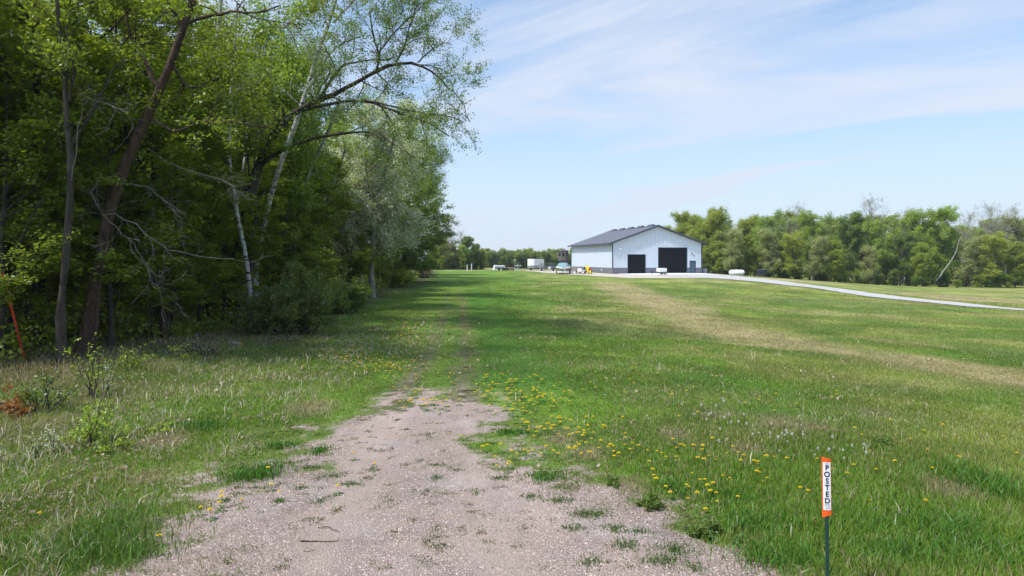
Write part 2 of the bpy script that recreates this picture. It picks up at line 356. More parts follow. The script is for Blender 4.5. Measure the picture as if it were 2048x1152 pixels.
def ground_material():
    m, n, l, b = newmat('ground')
    at = n.new('ShaderNodeAttribute'); at.attribute_name = 'col'; ag = n.new('ShaderNodeAttribute'); ag.attribute_name = 'gravel'
    tcn = n.new('ShaderNodeTexCoord'); pos = tcn.outputs['Object']
    def noise(s, d, r=0.6, sc=(1, 1, 1)):
        mp = n.new('ShaderNodeMapping'); mp.inputs['Scale'].default_value = sc; l.new(pos, mp.inputs[0])
        x = n.new('ShaderNodeTexNoise'); x.inputs['Scale'].default_value = s; x.inputs['Detail'].default_value = d; x.inputs['Roughness'].default_value = r
        l.new(mp.outputs[0], x.inputs['Vector']); return x.outputs['Fac']
    def rng(x, a, c, lo=0, hi=1):
        r = n.new('ShaderNodeMapRange'); r.inputs[1].default_value = a; r.inputs[2].default_value = c; r.inputs[3].default_value = lo; r.inputs[4].default_value = hi
        l.new(x, r.inputs[0]); return r.outputs[0]
    def mul(a, f):
        x = n.new('ShaderNodeVectorMath'); x.operation = 'SCALE'; l.new(a, x.inputs[0]); l.new(f, x.inputs['Scale']); return x.outputs[0]
    def mx(a, c, f):
        x = n.new('ShaderNodeMix'); x.data_type = 'RGBA'; l.new(f, x.inputs['Factor'])
        for s_, q in (('A', a), ('B', c)):
            if isinstance(q, tuple): x.inputs[s_].default_value = (*q, 1)
            else: l.new(q, x.inputs[s_])
        return x.outputs['Result']
    g = mul(mul(at.outputs['Color'], rng(noise(3.5, 8, .75), .3, .7, .55, 1.45)), rng(noise(0.55, 6, .7), .3, .7, .72, 1.28))
    g = mx(g, (.26, .22, .09), rng(noise(7, 6, .7, (1, .7, 1)), .56, .75, 0, .55))
    # gravel: pebbles of several tints
    vo = n.new('ShaderNodeTexVoronoi'); vo.inputs['Scale'].default_value = 85; l.new(pos, vo.inputs['Vector'])
    cr = n.new('ShaderNodeValToRGB'); e = cr.color_ramp.elements; e[0].position = 0; e[0].color = (.25, .19, .165, 1); e[1].position = 1; e[1].color = (.52, .44, .39, 1)
    for p_, c_ in ((.3, (.36, .27, .22)), (.6, (.46, .36, .30)), (.85, (.56, .425, .345))):
        q = e.new(p_); q.color = (*c_, 1)
    sp = n.new('ShaderNodeSeparateXYZ'); l.new(vo.outputs['Color'], sp.inputs[0]); l.new(sp.outputs[0], cr.inputs[0])
    pe = mul(mul(cr.outputs[0], rng(vo.outputs['Distance'], 0, .75, 1.1, .55)), rng(noise(1.2, 6, .7), .3, .7, .78, 1.16))
    pe = mx(pe, (.34, .255, .19), rng(noise(2.6, 7, .65), .47, .70, 0, .75))
    pe = mx(pe, (.41, .375, .355), rng(noise(.9, 5, .6), .52, .72, 0, .5))
    pe = mx(pe, (.50, .37, .31), rng(noise(.6, 3, .6, (1, .35, 1)), .45, .62, 0, .45))
    ar = n.new('ShaderNodeAttribute'); ar.attribute_name = 'rut'
    pe = mx(pe, (.52, .40, .33), rng(ar.outputs['Fac'], 0, 1, 0, .38))
    gm = n.new('ShaderNodeMath'); gm.operation = 'ADD'; l.new(ag.outputs['Fac'], gm.inputs[0]); l.new(rng(noise(9, 6, .8), .2, .8, -.42, .42), gm.inputs[1])
    gf = rng(gm.outputs[0], .38, .62)
    l.new(mx(g, pe, gf), b.inputs['Base Color']); b.inputs['Roughness'].default_value = 0.95; b.inputs['Specular IOR Level'].default_value = 0.1
    hb = n.new('ShaderNodeMath'); hb.operation = 'ADD'; l.new(noise(14, 8, .8), hb.inputs[0]); l.new(rng(vo.outputs['Distance'], 0, .6, .35, 0), hb.inputs[1])
    bp = n.new('ShaderNodeBump'); bp.inputs['Strength'].default_value = 0.8; bp.inputs['Distance'].default_value = 0.05
    l.new(hb.outputs[0], bp.inputs['Height']); l.new(bp.outputs[0], b.inputs['Normal'])
    return m
M_GROUND = ground_material()
def sheet(name, xs, ys, dz=0.0, keep=None):
    X, Y = np.meshgrid(xs, ys); Z = ter(X, Y) + dz
    c, g = gcol(X, Y); nx, ny = len(xs), len(ys)
    i = np.arange(ny - 1)[:, None] * nx + np.arange(nx - 1)[None]
    Fq = np.stack([i, i + 1, i + nx + 1, i + nx], -1).reshape(-1, 4)
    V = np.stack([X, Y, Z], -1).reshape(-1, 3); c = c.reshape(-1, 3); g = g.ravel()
    if keep is not None:
        k = g[Fq].mean(1) > keep; Fq = Fq[k]; us = np.unique(Fq); mp = np.zeros(len(V), int); mp[us] = np.arange(len(us)); V, c, g, Fq = V[us], c[us], g[us], mp[Fq]
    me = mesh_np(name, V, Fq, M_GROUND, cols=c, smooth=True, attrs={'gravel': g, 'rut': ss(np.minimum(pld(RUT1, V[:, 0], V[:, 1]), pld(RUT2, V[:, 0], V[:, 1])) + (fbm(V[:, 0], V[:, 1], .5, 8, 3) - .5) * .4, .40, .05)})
    return tag(link(name, me), kind='structure')
uu = np.linspace(-1, 1, 361); xs = 6 * np.sinh(uu * 5.9)
vv = np.linspace(0, 1, 420); ys = np.concatenate([[-900, -300, -100, -50, -25, -12, -6, -2], 0 + 9 * np.sinh(vv * 5.4)])
sheet('ground', xs, ys)
sheet('gravel_path', np.arange(-4.6, 4.2, .07), np.arange(-2, 16, .07), 0.012, .10)
# ------------------------------------------------------------------ plants: growth in numpy
def unit(a): return a / np.maximum(np.linalg.norm(a, axis=-1, keepdims=True), 1e-9)
def march(rng, p0, d0, ln, m, wob, up):
    B = len(p0); pts = np.empty((B, m, 3)); pts[:, 0] = p0; d = unit(d0); st = (ln / (m - 1))[:, None]
    for i in range(1, m):
        d = unit(d + rng.randn(B, 3) * wob + np.array([0, 0, up])); pts[:, i] = pts[:, i - 1] + d * st
    return pts
def spawn(rng, par, rad, k, t0, t1, ln, ang, up=0.1, m=5, wob=.13, bias=(0, 0, 0), flat=1.0, lfun=None, upm=.05, rk=.55):
    """k children on each parent polyline par (B,n,3)"""
    B, n, _ = par.shape; idx = np.repeat(np.arange(B), k); t = t0 + (t1 - t0) * rng.rand(B * k)
    f = t * (n - 1); i = np.minimum(f.astype(int), n - 2); w = (f - i)[:, None]
    p = par[idx, i] * (1 - w) + par[idx, i + 1] * w; tg = unit(par[idx, i + 1] - par[idx, i])
    r = (rad[idx, i] * (1 - w[:, 0]) + rad[idx, i + 1] * w[:, 0])
    q = rng.randn(B * k, 3); q -= (q * tg).sum(1, keepdims=True) * tg; q = unit(q); q[:, 2] *= flat
    a = np.radians(rng.uniform(ang[0], ang[1], B * k))[:, None]
    d = unit(np.cos(a) * tg + np.sin(a) * unit(q) + np.array([0, 0, up]) + np.array(bias))
    l = rng.uniform(ln[0], ln[1], B * k)
    if lfun is not None: l = l * lfun(t, p)
    pts = march(rng, p, d, l, m, wob, upm)
    r0 = np.minimum(r * rk, 0.02 * l + .004); rr = r0[:, None] * np.linspace(1, .3, m)[None]
    return pts, rr
def tube_np(sets):
    """sets of (pts (B,n,3), rad (B,n), sides) -> V, F quads"""
    Vs, Fs, b = [], [], 0
    for pts, rad, S in sets:
        B, n, _ = pts.shape
        if B == 0: continue
        tg = np.empty_like(pts); tg[:, 1:-1] = pts[:, 2:] - pts[:, :-2]; tg[:, 0] = pts[:, 1] - pts[:, 0]; tg[:, -1] = pts[:, -1] - pts[:, -2]; tg = unit(tg)
        ref = np.where(np.abs(tg[..., 2:3]) < .9, np.array([0, 0, 1.]), np.array([1., 0, 0])) if S < 5 else np.broadcast_to(np.array([.31, .95, .05]), tg.shape)
        u_ = unit(np.cross(tg, ref)); w_ = np.cross(tg, u_)
        th = np.arange(S) * 2 * np.pi / S
        ring = pts[:, :, None] + rad[:, :, None, None] * (u_[:, :, None] * np.cos(th)[:, None] + w_[:, :, None] * np.sin(th)[:, None])
        Vs.append(ring.reshape(-1, 3))
        base = b + (np.arange(B)[:, None, None] * n + np.arange(n - 1)[None, :, None]) * S
        k = np.arange(S)[None, None]; k2 = (k + 1) % S
        Fs.append(np.stack([base + k, base + k2, base + S + k2, base + S + k], -1).reshape(-1, 4)); b += B * n * S
    return np.concatenate(Vs), np.concatenate(Fs)
def leaves_np(rng, tw, per, size, spread, cols, up=.5, flat=1.0, t0=.15, aspect=.6, cvar=.22):
    B, n, _ = tw.shape; K = int(B * per); idx = rng.randint(0, B, K); t = t0 + (1 - t0) * rng.rand(K)
    f = t * (n - 1); i = np.minimum(f.astype(int), n - 2); w = (f - i)[:, None]
    c = tw[idx, i] * (1 - w) + tw[idx, i + 1] * w
    off = rng.randn(K, 3) * spread; off[:, 2] *= flat; c = c + off
    nrm = unit(rng.randn(K, 3) + np.array([0, 0, up * 2])); a = unit(np.cross(nrm, rng.randn(K, 3))); b = np.cross(nrm, a)
    s = size * rng.uniform(.6, 1.35, K)[:, None]
    a = a * s * .5; b = b * s * .5 * aspect
    V = np.stack([c - a, c + b - a * .1, c + a + nrm * 0.08 * s, c - b - a * .1], 1).reshape(-1, 3)
    cols = np.array(cols); pick = rng.randint(0, len(cols), B)[idx]        # twigs lean to one tint each
    pick = np.where(rng.rand(K) < .3, rng.randint(0, len(cols), K), pick)
    cc = cols[pick] * rng.uniform(1 - cvar, 1 + cvar, (K, 1)); cc = np.repeat(cc, 4, 0)
    return V, np.arange(K * 4).reshape(-1, 4), np.clip(cc, 0, 1)
PAL = dict(
    maple=[(.215,.275,.028),(.170,.235,.026),(.27,.32,.036),(.15,.205,.024)],
    bright=[(.215,.295,.042),(.165,.245,.034),(.255,.325,.055)],
    aspen=[(.150,.235,.055),(.120,.195,.045),(.19,.27,.075)],
    silver=[(.56,.58,.53),(.46,.50,.42),(.64,.64,.61),(.24,.31,.15)],
    dark=[(.105,.170,.030),(.080,.140,.024),(.130,.200,.036)],
    yel=[(.24,.29,.035),(.20,.25,.03),(.28,.32,.05)],
    olive=[(0.189,0.209,0.068),(0.155,0.182,0.054),(0.230,0.230,0.095)],
    gold=[(0.284,0.250,0.027),(0.216,0.223,0.027),(0.324,0.284,0.047)],
    grey=[(0.230,0.216,0.149),(0.176,0.162,0.115),(0.270,0.257,0.189)],
    pine=[(0.038,0.088,0.038),(0.052,0.114,0.049)],
    cedar=[(.170,.215,.050),(.190,.235,.06),(.13,.175,.045)],
    lime=[(0.271,0.376,0.035),(0.228,0.333,0.032),(0.315,0.411,0.052)],
    rust=[(.30,.12,.03),(.25,.095,.02)],
    white=[(.62,.63,.55),(.5,.55,.42),(.15,.22,.05)])
def build_tree(sets, leafsets, bark, name='tree'):
    V, Fq = tube_np(sets); tr = mesh_np('trunk', V, Fq, bark, smooth=True)
    cr = None
    if leafsets:
        VV, FF, CC, b = [], [], [], 0
        for v, f, c in leafsets: VV.append(v); FF.append(f + b); CC.append(c); b += len(v)
        cr = mesh_np('crown', np.concatenate(VV), np.concatenate(FF), M_LEAF, cols=np.concatenate(CC))
    return tr, cr
def place_tree(name, meshes, loc, rz=0, sc=1.0, label=None, cat='tree', group=None, sz=None, parts=('trunk', 'crown')):
    e = empty(name, loc, rz); e.scale = (sc, sc, sz or sc); tag(e, label, cat, group)
    for pn, me in zip(parts, meshes):
        if me: link(pn, me, e)
    return e
def resamp(pts, n, rng=None, wob=0.0):
    pts = np.array(pts, float); d = np.r_[0, np.cumsum(np.linalg.norm(np.diff(pts, axis=0), axis=1))]; t = np.linspace(0, d[-1], n)
    # smooth a little
    o = np.stack([np.interp(t, d, pts[:, i]) for i in range(3)], -1)
    for _ in range(2): o[1:-1] = .25 * o[:-2] + .5 * o[1:-1] + .25 * o[2:]
    if rng is not None: o[1:] += rng.randn(n - 1, 3) * wob
    return o[None]
def generic(seed, H, r0, pal, cb=.25, nl=26, ll=(.16, .28), ang=(35, 75), leaf=.12, per=26, spread=.16, flat=1.0, up=.25, bark=None, lean=.04, ntw=7, shape='oval', twl=.34, sub=6, upl=.5, drop=0.0):
    """a whole tree in its own space, base at the origin"""
    rng = np.random.RandomState(seed)
    d = np.array([[rng.randn() * lean, rng.randn() * lean, 1.]])
    tr = march(rng, np.zeros((1, 3)), d, np.array([H * .97]), 14, .045, .03); rt = r0 * np.linspace(1, .12, 14)[None] ** .8; rt[0, 0] *= 1.35
    prof = {'oval': lambda t, p: .45 + 1.0 * np.sin(np.pi * np.clip((t - cb) / (1.04 - cb), 0, 1)) ** .8,
            'cone': lambda t, p: 1.45 - 1.2 * (t - cb) / (1 - cb),
            'top': lambda t, p: .35 + 1.1 * np.clip((t - cb) / (1 - cb), 0, 1) ** .7 * (1.15 - .5 * t)}[shape]
    l1, r1 = spawn(rng, tr, rt, nl, cb, 1.0, (ll[0] * H, ll[1] * H), ang, up, 7, .12, flat=1, lfun=prof, upm=.07 - drop, rk=.5)
    l2, r2 = spawn(rng, l1, r1, sub, .2, 1.0, (twl * ll[0] * H, twl * ll[1] * H * 1.3), (25, 65), up * .4, 5, .16, flat=flat, upm=.03 - drop)
    l3, r3 = spawn(rng, l2, r2, ntw, .25, 1.0, (.03 * H, .06 * H), (25, 70), .05, 3, .2, flat=flat)
    sets = [(tr, rt, 9), (l1, r1, 5), (l2, r2, 3)]
    if leaf < .1 or per < 6: sets.append((l3, np.maximum(r3, .004), 3))
    lf = []
    if per > 0: lf = [leaves_np(rng, l3, per, leaf, spread, PAL[pal], upl, flat)]
    return build_tree(sets, lf, bark or M_BARK)
# ---- hero trees of the left wood: limbs follow measured points in space
def px3(px, py, Y): return P(px, py, Y)
def hero(name, limbs, label, pal, bark, seed, k1, ln1, k2=6, ln2=(.5, 1.1), k3=6, ln3=(.2, .5), leaf=.07, per=22, spread=.1, flat=1.0, t0=.25, up=.1, bias=(0, 0, 0), leafy=None, group=None, cvar=.22, upl=.5):
    """limbs: list of (points [(px,py,Y)..], r0, r1, has_twigs)"""
    rng = np.random.RandomState(seed); base = Vector(px3(*limbs[0][0][0])); base.z = tz(base.x, base.y)
    sets = []; tw = []; lf = []
    for li, (pp, ra, rb, kk) in enumerate(limbs):
        pts = np.array([px3(*q) for q in pp]) - np.array(base)
        if li == 0: pts[0, 2] = -.1
        n = 16; po = resamp(pts, n, rng, .012); ro = (np.linspace(ra, rb, n) * (1 + .09 * rng.randn(n)))[None]
        if li == 0: ro = ro.copy(); ro[0, 0] *= 1.5; ro[0, 1] *= 1.15
        sets.append((po, ro, 10))
        if kk > 0:
            l1, r1 = spawn(rng, po, ro, int(k1 * kk), t0 if li == 0 else .12, 1., ln1, (30, 80), up, 7, .13, bias, rk=.5)
            l2, r2 = spawn(rng, l1, r1, k2, .2, 1., ln2, (25, 65), .05, 5, .16, flat=flat)
            l3, r3 = spawn(rng, l2, r2, k3, .2, 1., ln3, (25, 70), .02, 3, .2, flat=flat)
            sets += [(l1, r1, 5), (l2, np.maximum(r2, .004), 3), (l3, np.maximum(r3, .0032), 3)]
            if per > 0: lf.append(leaves_np(rng, l3, per, leaf, spread, PAL[pal], upl, flat, cvar=cvar))
    return place_tree(name, build_tree(sets, lf, bark), base, label=label, group=group)
def Lm(pts, Y, r0, r1, k=0):
    """limb with one depth or depths running from Y[0] to Y[1]"""
    n = len(pts); ys_ = [Y] * n if isinstance(Y, (int, float)) else np.linspace(Y[0], Y[1], n)
    return ([(a, b, float(y)) for (a, b), y in zip(pts, ys_)], r0, r1, k)
G_L = 'trees along the edge of the left wood'
hero('leaning_tree', [
    Lm([(165,728),(190,600),(205,480),(225,380),(262,300),(298,235),(335,150),(365,60),(395,-20),(430,-130),(455,-260)], 16.5, .165, .045, 0),
    Lm([(395,-20),(470,-60),(540,-70)], (16.5,17), .05, .02, .5),
    Lm([(378,45),(430,28),(480,22),(520,28),(560,10)], (16.5,15.5), .045, .015, .8),
    Lm([(345,135),(380,180),(400,170),(440,158),(500,150)], (16.5,17), .04, .012, .8),
    Lm([(320,190),(290,120),(262,80),(250,20),(240,-60)], (16.5,17.5), .06, .02, .8),
    Lm([(300,235),(350,270),(400,240),(480,245),(530,255)], (16.5,15.5), .04, .012, .7),
    Lm([(365,60),(330,-10),(310,-90)], (16.5,16), .05, .02, .7)],
    'big reddish brown tree leaning right out of the wood on the far left', 'maple', M_BARKR, 11, 9, (.8, 2.0), leaf=.085, per=12, flat=.5, k2=5, k3=5)
hero('slender_tree', [
    Lm([(124,742),(120,640),(126,540),(138,450),(143,380),(141,300),(137,220),(128,120),(118,40),(110,-60)], 15.2, .10, .035, .9),
    Lm([(143,290),(165,250),(200,200),(230,130),(250,115)], (15.2,15.8), .04, .012, .6),
    Lm([(138,200),(150,150),(140,100),(130,50)], (15.2,15), .035, .012, .5)],
    'slender dark trunk standing upright just left of the big leaning tree', 'maple', M_BARK, 12, 7, (.6, 1.5), leaf=.09, per=12, flat=.5, k2=5, k3=5)
hero('overhanging_tree', [
    Lm([(480,655),(476,600),(474,540),(480,480),(498,400),(510,350),(524,306),(549,264),(584,229)], 26, .25, .13, 0),
    Lm([(497,650),(503,570),(500,500),(512,430),(530,380)], (25.6,26), .13, .05, 0),
    Lm([(466,640),(452,560),(440,500),(425,455),(400,420)], (26,26.5), .16, .09, 0),
    Lm([(584,229),(620,208),(647,194),(674,189),(702,170),(737,153),(754,139),(792,123),(845,125),(872,146),(900,180)], (26,24), .12, .025, 1.6),
    Lm([(754,139),(760,110),(745,70),(740,20)], (24.8,24.5), .05, .02, 1.0),
    Lm([(792,123),(812,90),(820,50),(835,10)], (24.8,24), .045, .015, 1.0),
    Lm([(584,229),(619,215),(674,205),(723,198),(758,208),(792,226),(845,236),(897,271)], (26.2,23), .07, .02, 1.2),
    Lm([(723,198),(790,215),(850,228),(905,232),(925,245)], (24.3,22.5), .04, .014, .9),
    Lm([(511,340),(530,322),(563,299),(619,278),(674,267),(751,260),(775,295)], (26,24.5), .09, .02, .55),
    Lm([(751,260),(790,290),(830,315)], (24.5,24), .03, .012, .35),
    Lm([(835,125),(865,98),(890,85),(905,88)], (24.3,23.8), .03, .01, .7),
    Lm([(758,105),(790,62),(825,32),(850,5)], (24.8,24.2), .035, .012, .8),
    Lm([(905,180),(925,205),(940,245)], (23.8,23.2), .02, .008, .4),
    Lm([(640,195),(660,165),(680,130),(720,122),(780,118)], (25.5,25), .06, .02, .9)],
    'dark limbed tree whose long boughs arch out over the mown path', 'aspen', M_BARK, 13, 8, (.7, 1.7), leaf=.068, per=11, k2=6, k3=6, spread=.07, up=.15, cvar=.3)
hero('white_birch', [
    Lm([(512,650),(500,590),(505,540),(520,480),(533,430),(545,375),(556,335),(567,302),(591,257),(604,215),(615,177),(629,121),(636,87),(667,45),(678,-10),(690,-90)], 27.5, .15, .05, .35),
    Lm([(612,185),(640,140),(652,112),(680,88),(720,72)], (27.5,27), .08, .025, .8),
    Lm([(630,110),(618,90),(604,70),(590,50)], (27.5,28), .04, .015, .3),
    Lm([(667,45),(700,10),(730,-30)], (27.5,27), .05, .02, .9)],
    'tall white birch leaning right behind the arching boughs', 'aspen', M_BIRCH, 14, 9, (.7, 1.6), leaf=.065, per=9, k2=5, k3=6, t0=.55, cvar=.3, group=None)
hero('white_birch', [
    Lm([(352,640),(358,530),(361,471),(378,385),(385,330),(392,257),(405,210),(422,174),(432,120),(441,35),(446,-40),(450,-140)], 24, .115, .05, .9)],
    'white birch leaning behind the big leaning tree, leftmost of the birches', 'aspen', M_BIRCH, 15, 10, (.7, 1.5), leaf=.08, per=10, t0=.5, k2=5, k3=5)
hero('white_birch', [
    Lm([(505,612),(501,560),(494,517),(482,460),(467,400),(458,350),(455,290),(462,200),(470,110),(475,0)], 23, .08, .03, .8)],
    'birch with a white foot rising at the front edge of the wood', 'aspen', M_BIRCH, 16, 9, (.6, 1.4), leaf=.08, per=10, t0=.5, k2=5, k3=5)
hero('white_birch', [
    Lm([(478,600),(480,500),(480,410),(487,350),(492,300),(500,240),(512,170),(520,90),(530,10)], 31, .13, .05, .9)],
    'birch with black scars on white bark between the wood edge trunks', 'aspen', M_BIRCH, 17, 9, (.8, 1.7), leaf=.09, per=10, t0=.5, k2=5, k3=5)
hero('grey_birch', [
    Lm([(575,620),(580,530),(590,470),(598,430),(606,380),(622,325),(645,290),(662,250),(680,200)], 32, .15, .06, .9)],
    'pale grey birch trunk leaning right, right of the white birch', 'bright', M_BARKG, 18, 9, (.8, 1.8), leaf=.10, per=14, t0=.4, k2=5, k3=5)
hero('grey_tree', [
    Lm([(630,600),(634,530),(640,490),(648,440),(655,390),(672,350),(690,300)], 38, .16, .06, 1.0)],
    'grey trunked tree left of the silvery blossoming tree', 'bright', M_BARKG, 19, 10, (.9, 2.0), leaf=.11, per=14, t0=.3, k2=5, k3=5)
hero('silver_tree', [
    Lm([(744,590),(742,530),(745,480),(752,430),(762,380),(775,320),(790,270),(800,220)], (44,43), .17, .06, 1.8),
    Lm([(750,440),(735,370),(730,310),(738,260)], (44,42), .07, .03, 1.3),
    Lm([(742,500),(720,450),(690,400),(668,350)], (44,42), .07, .03, 1.2),
    Lm([(746,470),(722,400),(705,340),(690,290)], (46,45), .09, .04, 1.2),
    Lm([(752,430),(790,370),(820,320),(838,280)], (46,45), .08, .03, 1.2),
    Lm([(742,520),(700,470),(672,430),(650,400)], (46,44), .08, .03, .9),
    Lm([(745,480),(785,450),(815,440)], (46,45), .06, .03, .8)],
    'silvery pale leaved tree in blossom halfway along the wood edge', 'silver', M_BARKG, 20, 13, (1.0, 2.1), leaf=.125, per=15, k2=6, k3=7, spread=.15, cvar=.3)
PAL['maple'] = [(.225,.285,.034),(.185,.255,.030),(.28,.335,.042),(.165,.22,.028)]; PAL['bright'] = [(.235,.33,.048),(.19,.28,.04),(.28,.36,.06)]; PAL['gold'] = [(.27,.31,.04),(.22,.27,.035),(.31,.34,.05)]; PAL['dark'] = [(.145,.20,.034),(.10,.165,.028),(.16,.235,.042)]; PAL['olive'] = [(.26,.29,.10),(.21,.25,.08),(.31,.33,.14)]; PAL['grey'] = [(.30,.27,.20),(.24,.22,.16),(.34,.32,.25)]
# ---- prototypes and rows of the left wood
rngp = random.Random(77)
PR = {
 'mapleA': generic(101, 11, .14, 'maple', cb=.12, nl=30, ll=(.17,.30), ang=(55,90), leaf=.135, per=30, spread=.16, flat=.35, up=.12, upl=1.2),
 'mapleB': generic(102, 13, .17, 'maple', cb=.20, nl=30, ll=(.16,.27), ang=(45,85), leaf=.135, per=30, spread=.17, flat=.4, up=.15, upl=1.2, bark=M_BARKR),
 'mapleS': generic(103, 6, .07, 'maple', cb=.10, nl=22, ll=(.20,.36), ang=(55,92), leaf=.115, per=24, spread=.11, flat=.25, up=.1, upl=1.4),
 'brightA': generic(104, 14, .16, 'bright', cb=.30, nl=30, ll=(.13,.24), ang=(30,70), leaf=.15, per=26, spread=.2),
 'darkA': generic(105, 11, .17, 'dark', cb=.08, nl=38, ll=(.20,.33), ang=(55,100), leaf=.15, per=22, spread=.16, flat=.55, up=.0, upl=.9, drop=.04),
 'aspenA': generic(106, 16, .15, 'aspen', cb=.42, nl=26, ll=(.10,.20), ang=(30,65), leaf=.13, per=14, spread=.16, bark=M_BIRCH),
}
def at_edge(Y, off): return edge(Y) - off
def put(kind, name, x, y, H, label, group=None, rz=None, sz=None):
    h0 = {'mapleA':11,'mapleB':13,'mapleS':6,'brightA':14,'darkA':11,'aspenA':16}[kind]
    return place_tree(name, PR[kind], (x, y, tz(x, y) - .05), rngp.random()*6.28 if rz is None else rz, H / h0, label, group=group)
E = [
 ('mapleS','young_maple',17.2,1.6,4.2,'small maple with bright sprays at the left border behind the marker pole'),
 ('mapleS','young_maple',16.2,2.6,6.5,'young maple just behind the slender dark trunk'),
 ('mapleA','maple_tree',17.6,2.8,9.5,'maple spreading behind the big leaning trunk'),
 ('mapleS','young_maple',20.5,1.0,6.2,'young maple right of the leaning trunk at the wood front'),
 ('mapleA','maple_tree',24.0,2.6,11,'maple filling between the leftmost birch and the one with a white foot'),
 ('mapleS','young_maple',26.5,1.8,6,'young maple at the foot of the leftmost birch, behind it'),
 ('brightA','green_tree',31.5,1.8,12.5,'green tree directly behind the tall white birch'),
 ('mapleA','maple_tree',39.5,4.2,9,'maple left of the silvery tree and behind the grey trunk'),
 ('mapleA','maple_tree',47.0,1.4,7.5,'maple half covered by the silvery tree, on its right'),
 ('mapleA','maple_tree',61.0,1.2,8.5,'maple with low branches between the silvery tree and the dark maples'),
 ('darkA','dark_maple',68.0,.4,9.5,'dense dark green maple in the middle of the three dark maples'),
 # kind, name, Y, offset into the wood, height, label
 ('mapleS','young_maple',13.6,5.2,5.6,'young maple at the left picture edge before the other trunks'),
 ('mapleA','maple_tree',15.0,4.6,10.5,'leafy yellow green maple filling the upper left corner'),
 ('mapleB','maple_tree',18.8,3.4,12.5,'tall maple behind the slender dark trunk'),
 ('mapleS','young_maple',18.6,1.5,5.0,'low maple spreading flat sprays right of the leaning trunk'),
 ('mapleA','maple_tree',21.5,3.6,9.5,'maple with layered sprays between the leaning tree and the birches'),
 ('mapleS','young_maple',23.0,1.2,4.6,'small maple in front of the leftmost birch foot'),
 ('mapleB','maple_tree',25.5,4.5,12,'maple crowding behind the leftmost birch'),
 ('mapleA','maple_tree',29.0,2.2,9.0,'maple behind the foot of the overhanging tree'),
 ('mapleS','young_maple',29.5,.6,5.2,'young maple beside the cedar bush at the wood edge'),
 ('brightA','green_tree',33.5,2.6,11.5,'green tree between the white birch and the grey birch'),
 ('mapleA','maple_tree',35.0,3.0,8.0,'maple standing low in front of the grey trunked tree'),
 ('brightA','green_tree',42.0,5.2,11,'bright green tree just left of the silvery blossoming tree'),
 ('mapleS','young_maple',43.0,.4,5.5,'young maple under the left side of the silvery tree'),
 ('brightA','green_tree',50.5,2.2,12.5,'bright green tree behind the silvery blossoming tree'),
 ('mapleA','maple_tree',54.0,.6,7.5,'low maple just right of the silvery tree trunk'),
 ('aspenA','aspen_tree',58.0,2.8,16,'tall aspen rising over the silvery tree'),
 ('darkA','dark_maple',64.0,1.6,10.5,'dense dark green maple drooping over the grass, nearer one'),
 ('darkA','dark_maple',72.0,1.0,12,'dense dark green maple at the end of the wood edge'),
 ('brightA','green_tree',78.0,2.5,17,'tall green tree whose crown tops the dark maples'),
 ('aspenA','aspen_tree',86.0,1.0,20,'tallest airy aspen at the right end of the left wood'),
 ('darkA','dark_maple',92.0,.6,12,'dark maple deep at the far end of the left wood'),
 ('brightA','green_tree',100.,2.0,17,'green tree behind the tallest airy aspen'),
]
for k, nm, Y, off, H, lb in E: put(k, nm, at_edge(Y, off), Y, H, lb, G_L)
for i in range(11):
    y = 15.2 + i * 2.3 + rngp.uniform(-.6, .6); off = rngp.uniform(-.1, 1.6)
    put('mapleS' if i % 3 else 'mapleA', 'young_maple' if i % 3 else 'maple_tree', at_edge(y, off), y, rngp.uniform(4.5, 7.5) if not 18 < y < 33 else rngp.uniform(3, 4.4), ['maple with level sprays crowding the front of the left wood', 'young maple crowding the front of the left wood'][i % 3 > 0], 'maples crowding the front of the left wood, ' + ('young' if i % 3 else 'taller'))
kinds = ['mapleA','mapleB','brightA','mapleB','aspenA','mapleA']
nmz = {'mapleA':'maple_tree','mapleB':'maple_tree','brightA':'green_tree','aspenA':'aspen_tree','mapleS':'young_maple'}
inl = {'maple_tree':'shaded maple standing deep inside the left wood','green_tree':'green tree standing deep inside the left wood','aspen_tree':'white barked aspen standing deep inside the left wood','young_maple':'young maple in the undergrowth deep inside the left wood'}
for row, (off, dy, H0) in enumerate(((7.5, 5.2, 12), (12.5, 6.0, 13), (19, 7.5, 14), (27, 9, 14))):
    Y = 13 + row * 2.0
    while Y < 112:
        k = kinds[rngp.randrange(6)]; y = Y + rngp.uniform(-1, 1); x = at_edge(y, off + rngp.uniform(-1.6, 1.6)); n = nmz[k]
        ok = (x / y) > -1.05
        if ok: put(k, n, x, y, H0 * rngp.uniform(.85, 1.15) * (1.2 if k == 'aspenA' else 1), inl[n], 'trees deep inside the left wood: ' + n.replace('_', ' ') + 's')
        Y += dy * rngp.uniform(.8, 1.25) * (1 + Y / 90)
for i in range(14):
    y = 14 + i * 3.1 + rngp.random(); x = at_edge(y, rngp.uniform(4.5, 10))
    put('mapleS', 'young_maple', x, y, rngp.uniform(3.5, 6), inl['young_maple'], 'trees deep inside the left wood: young maples')
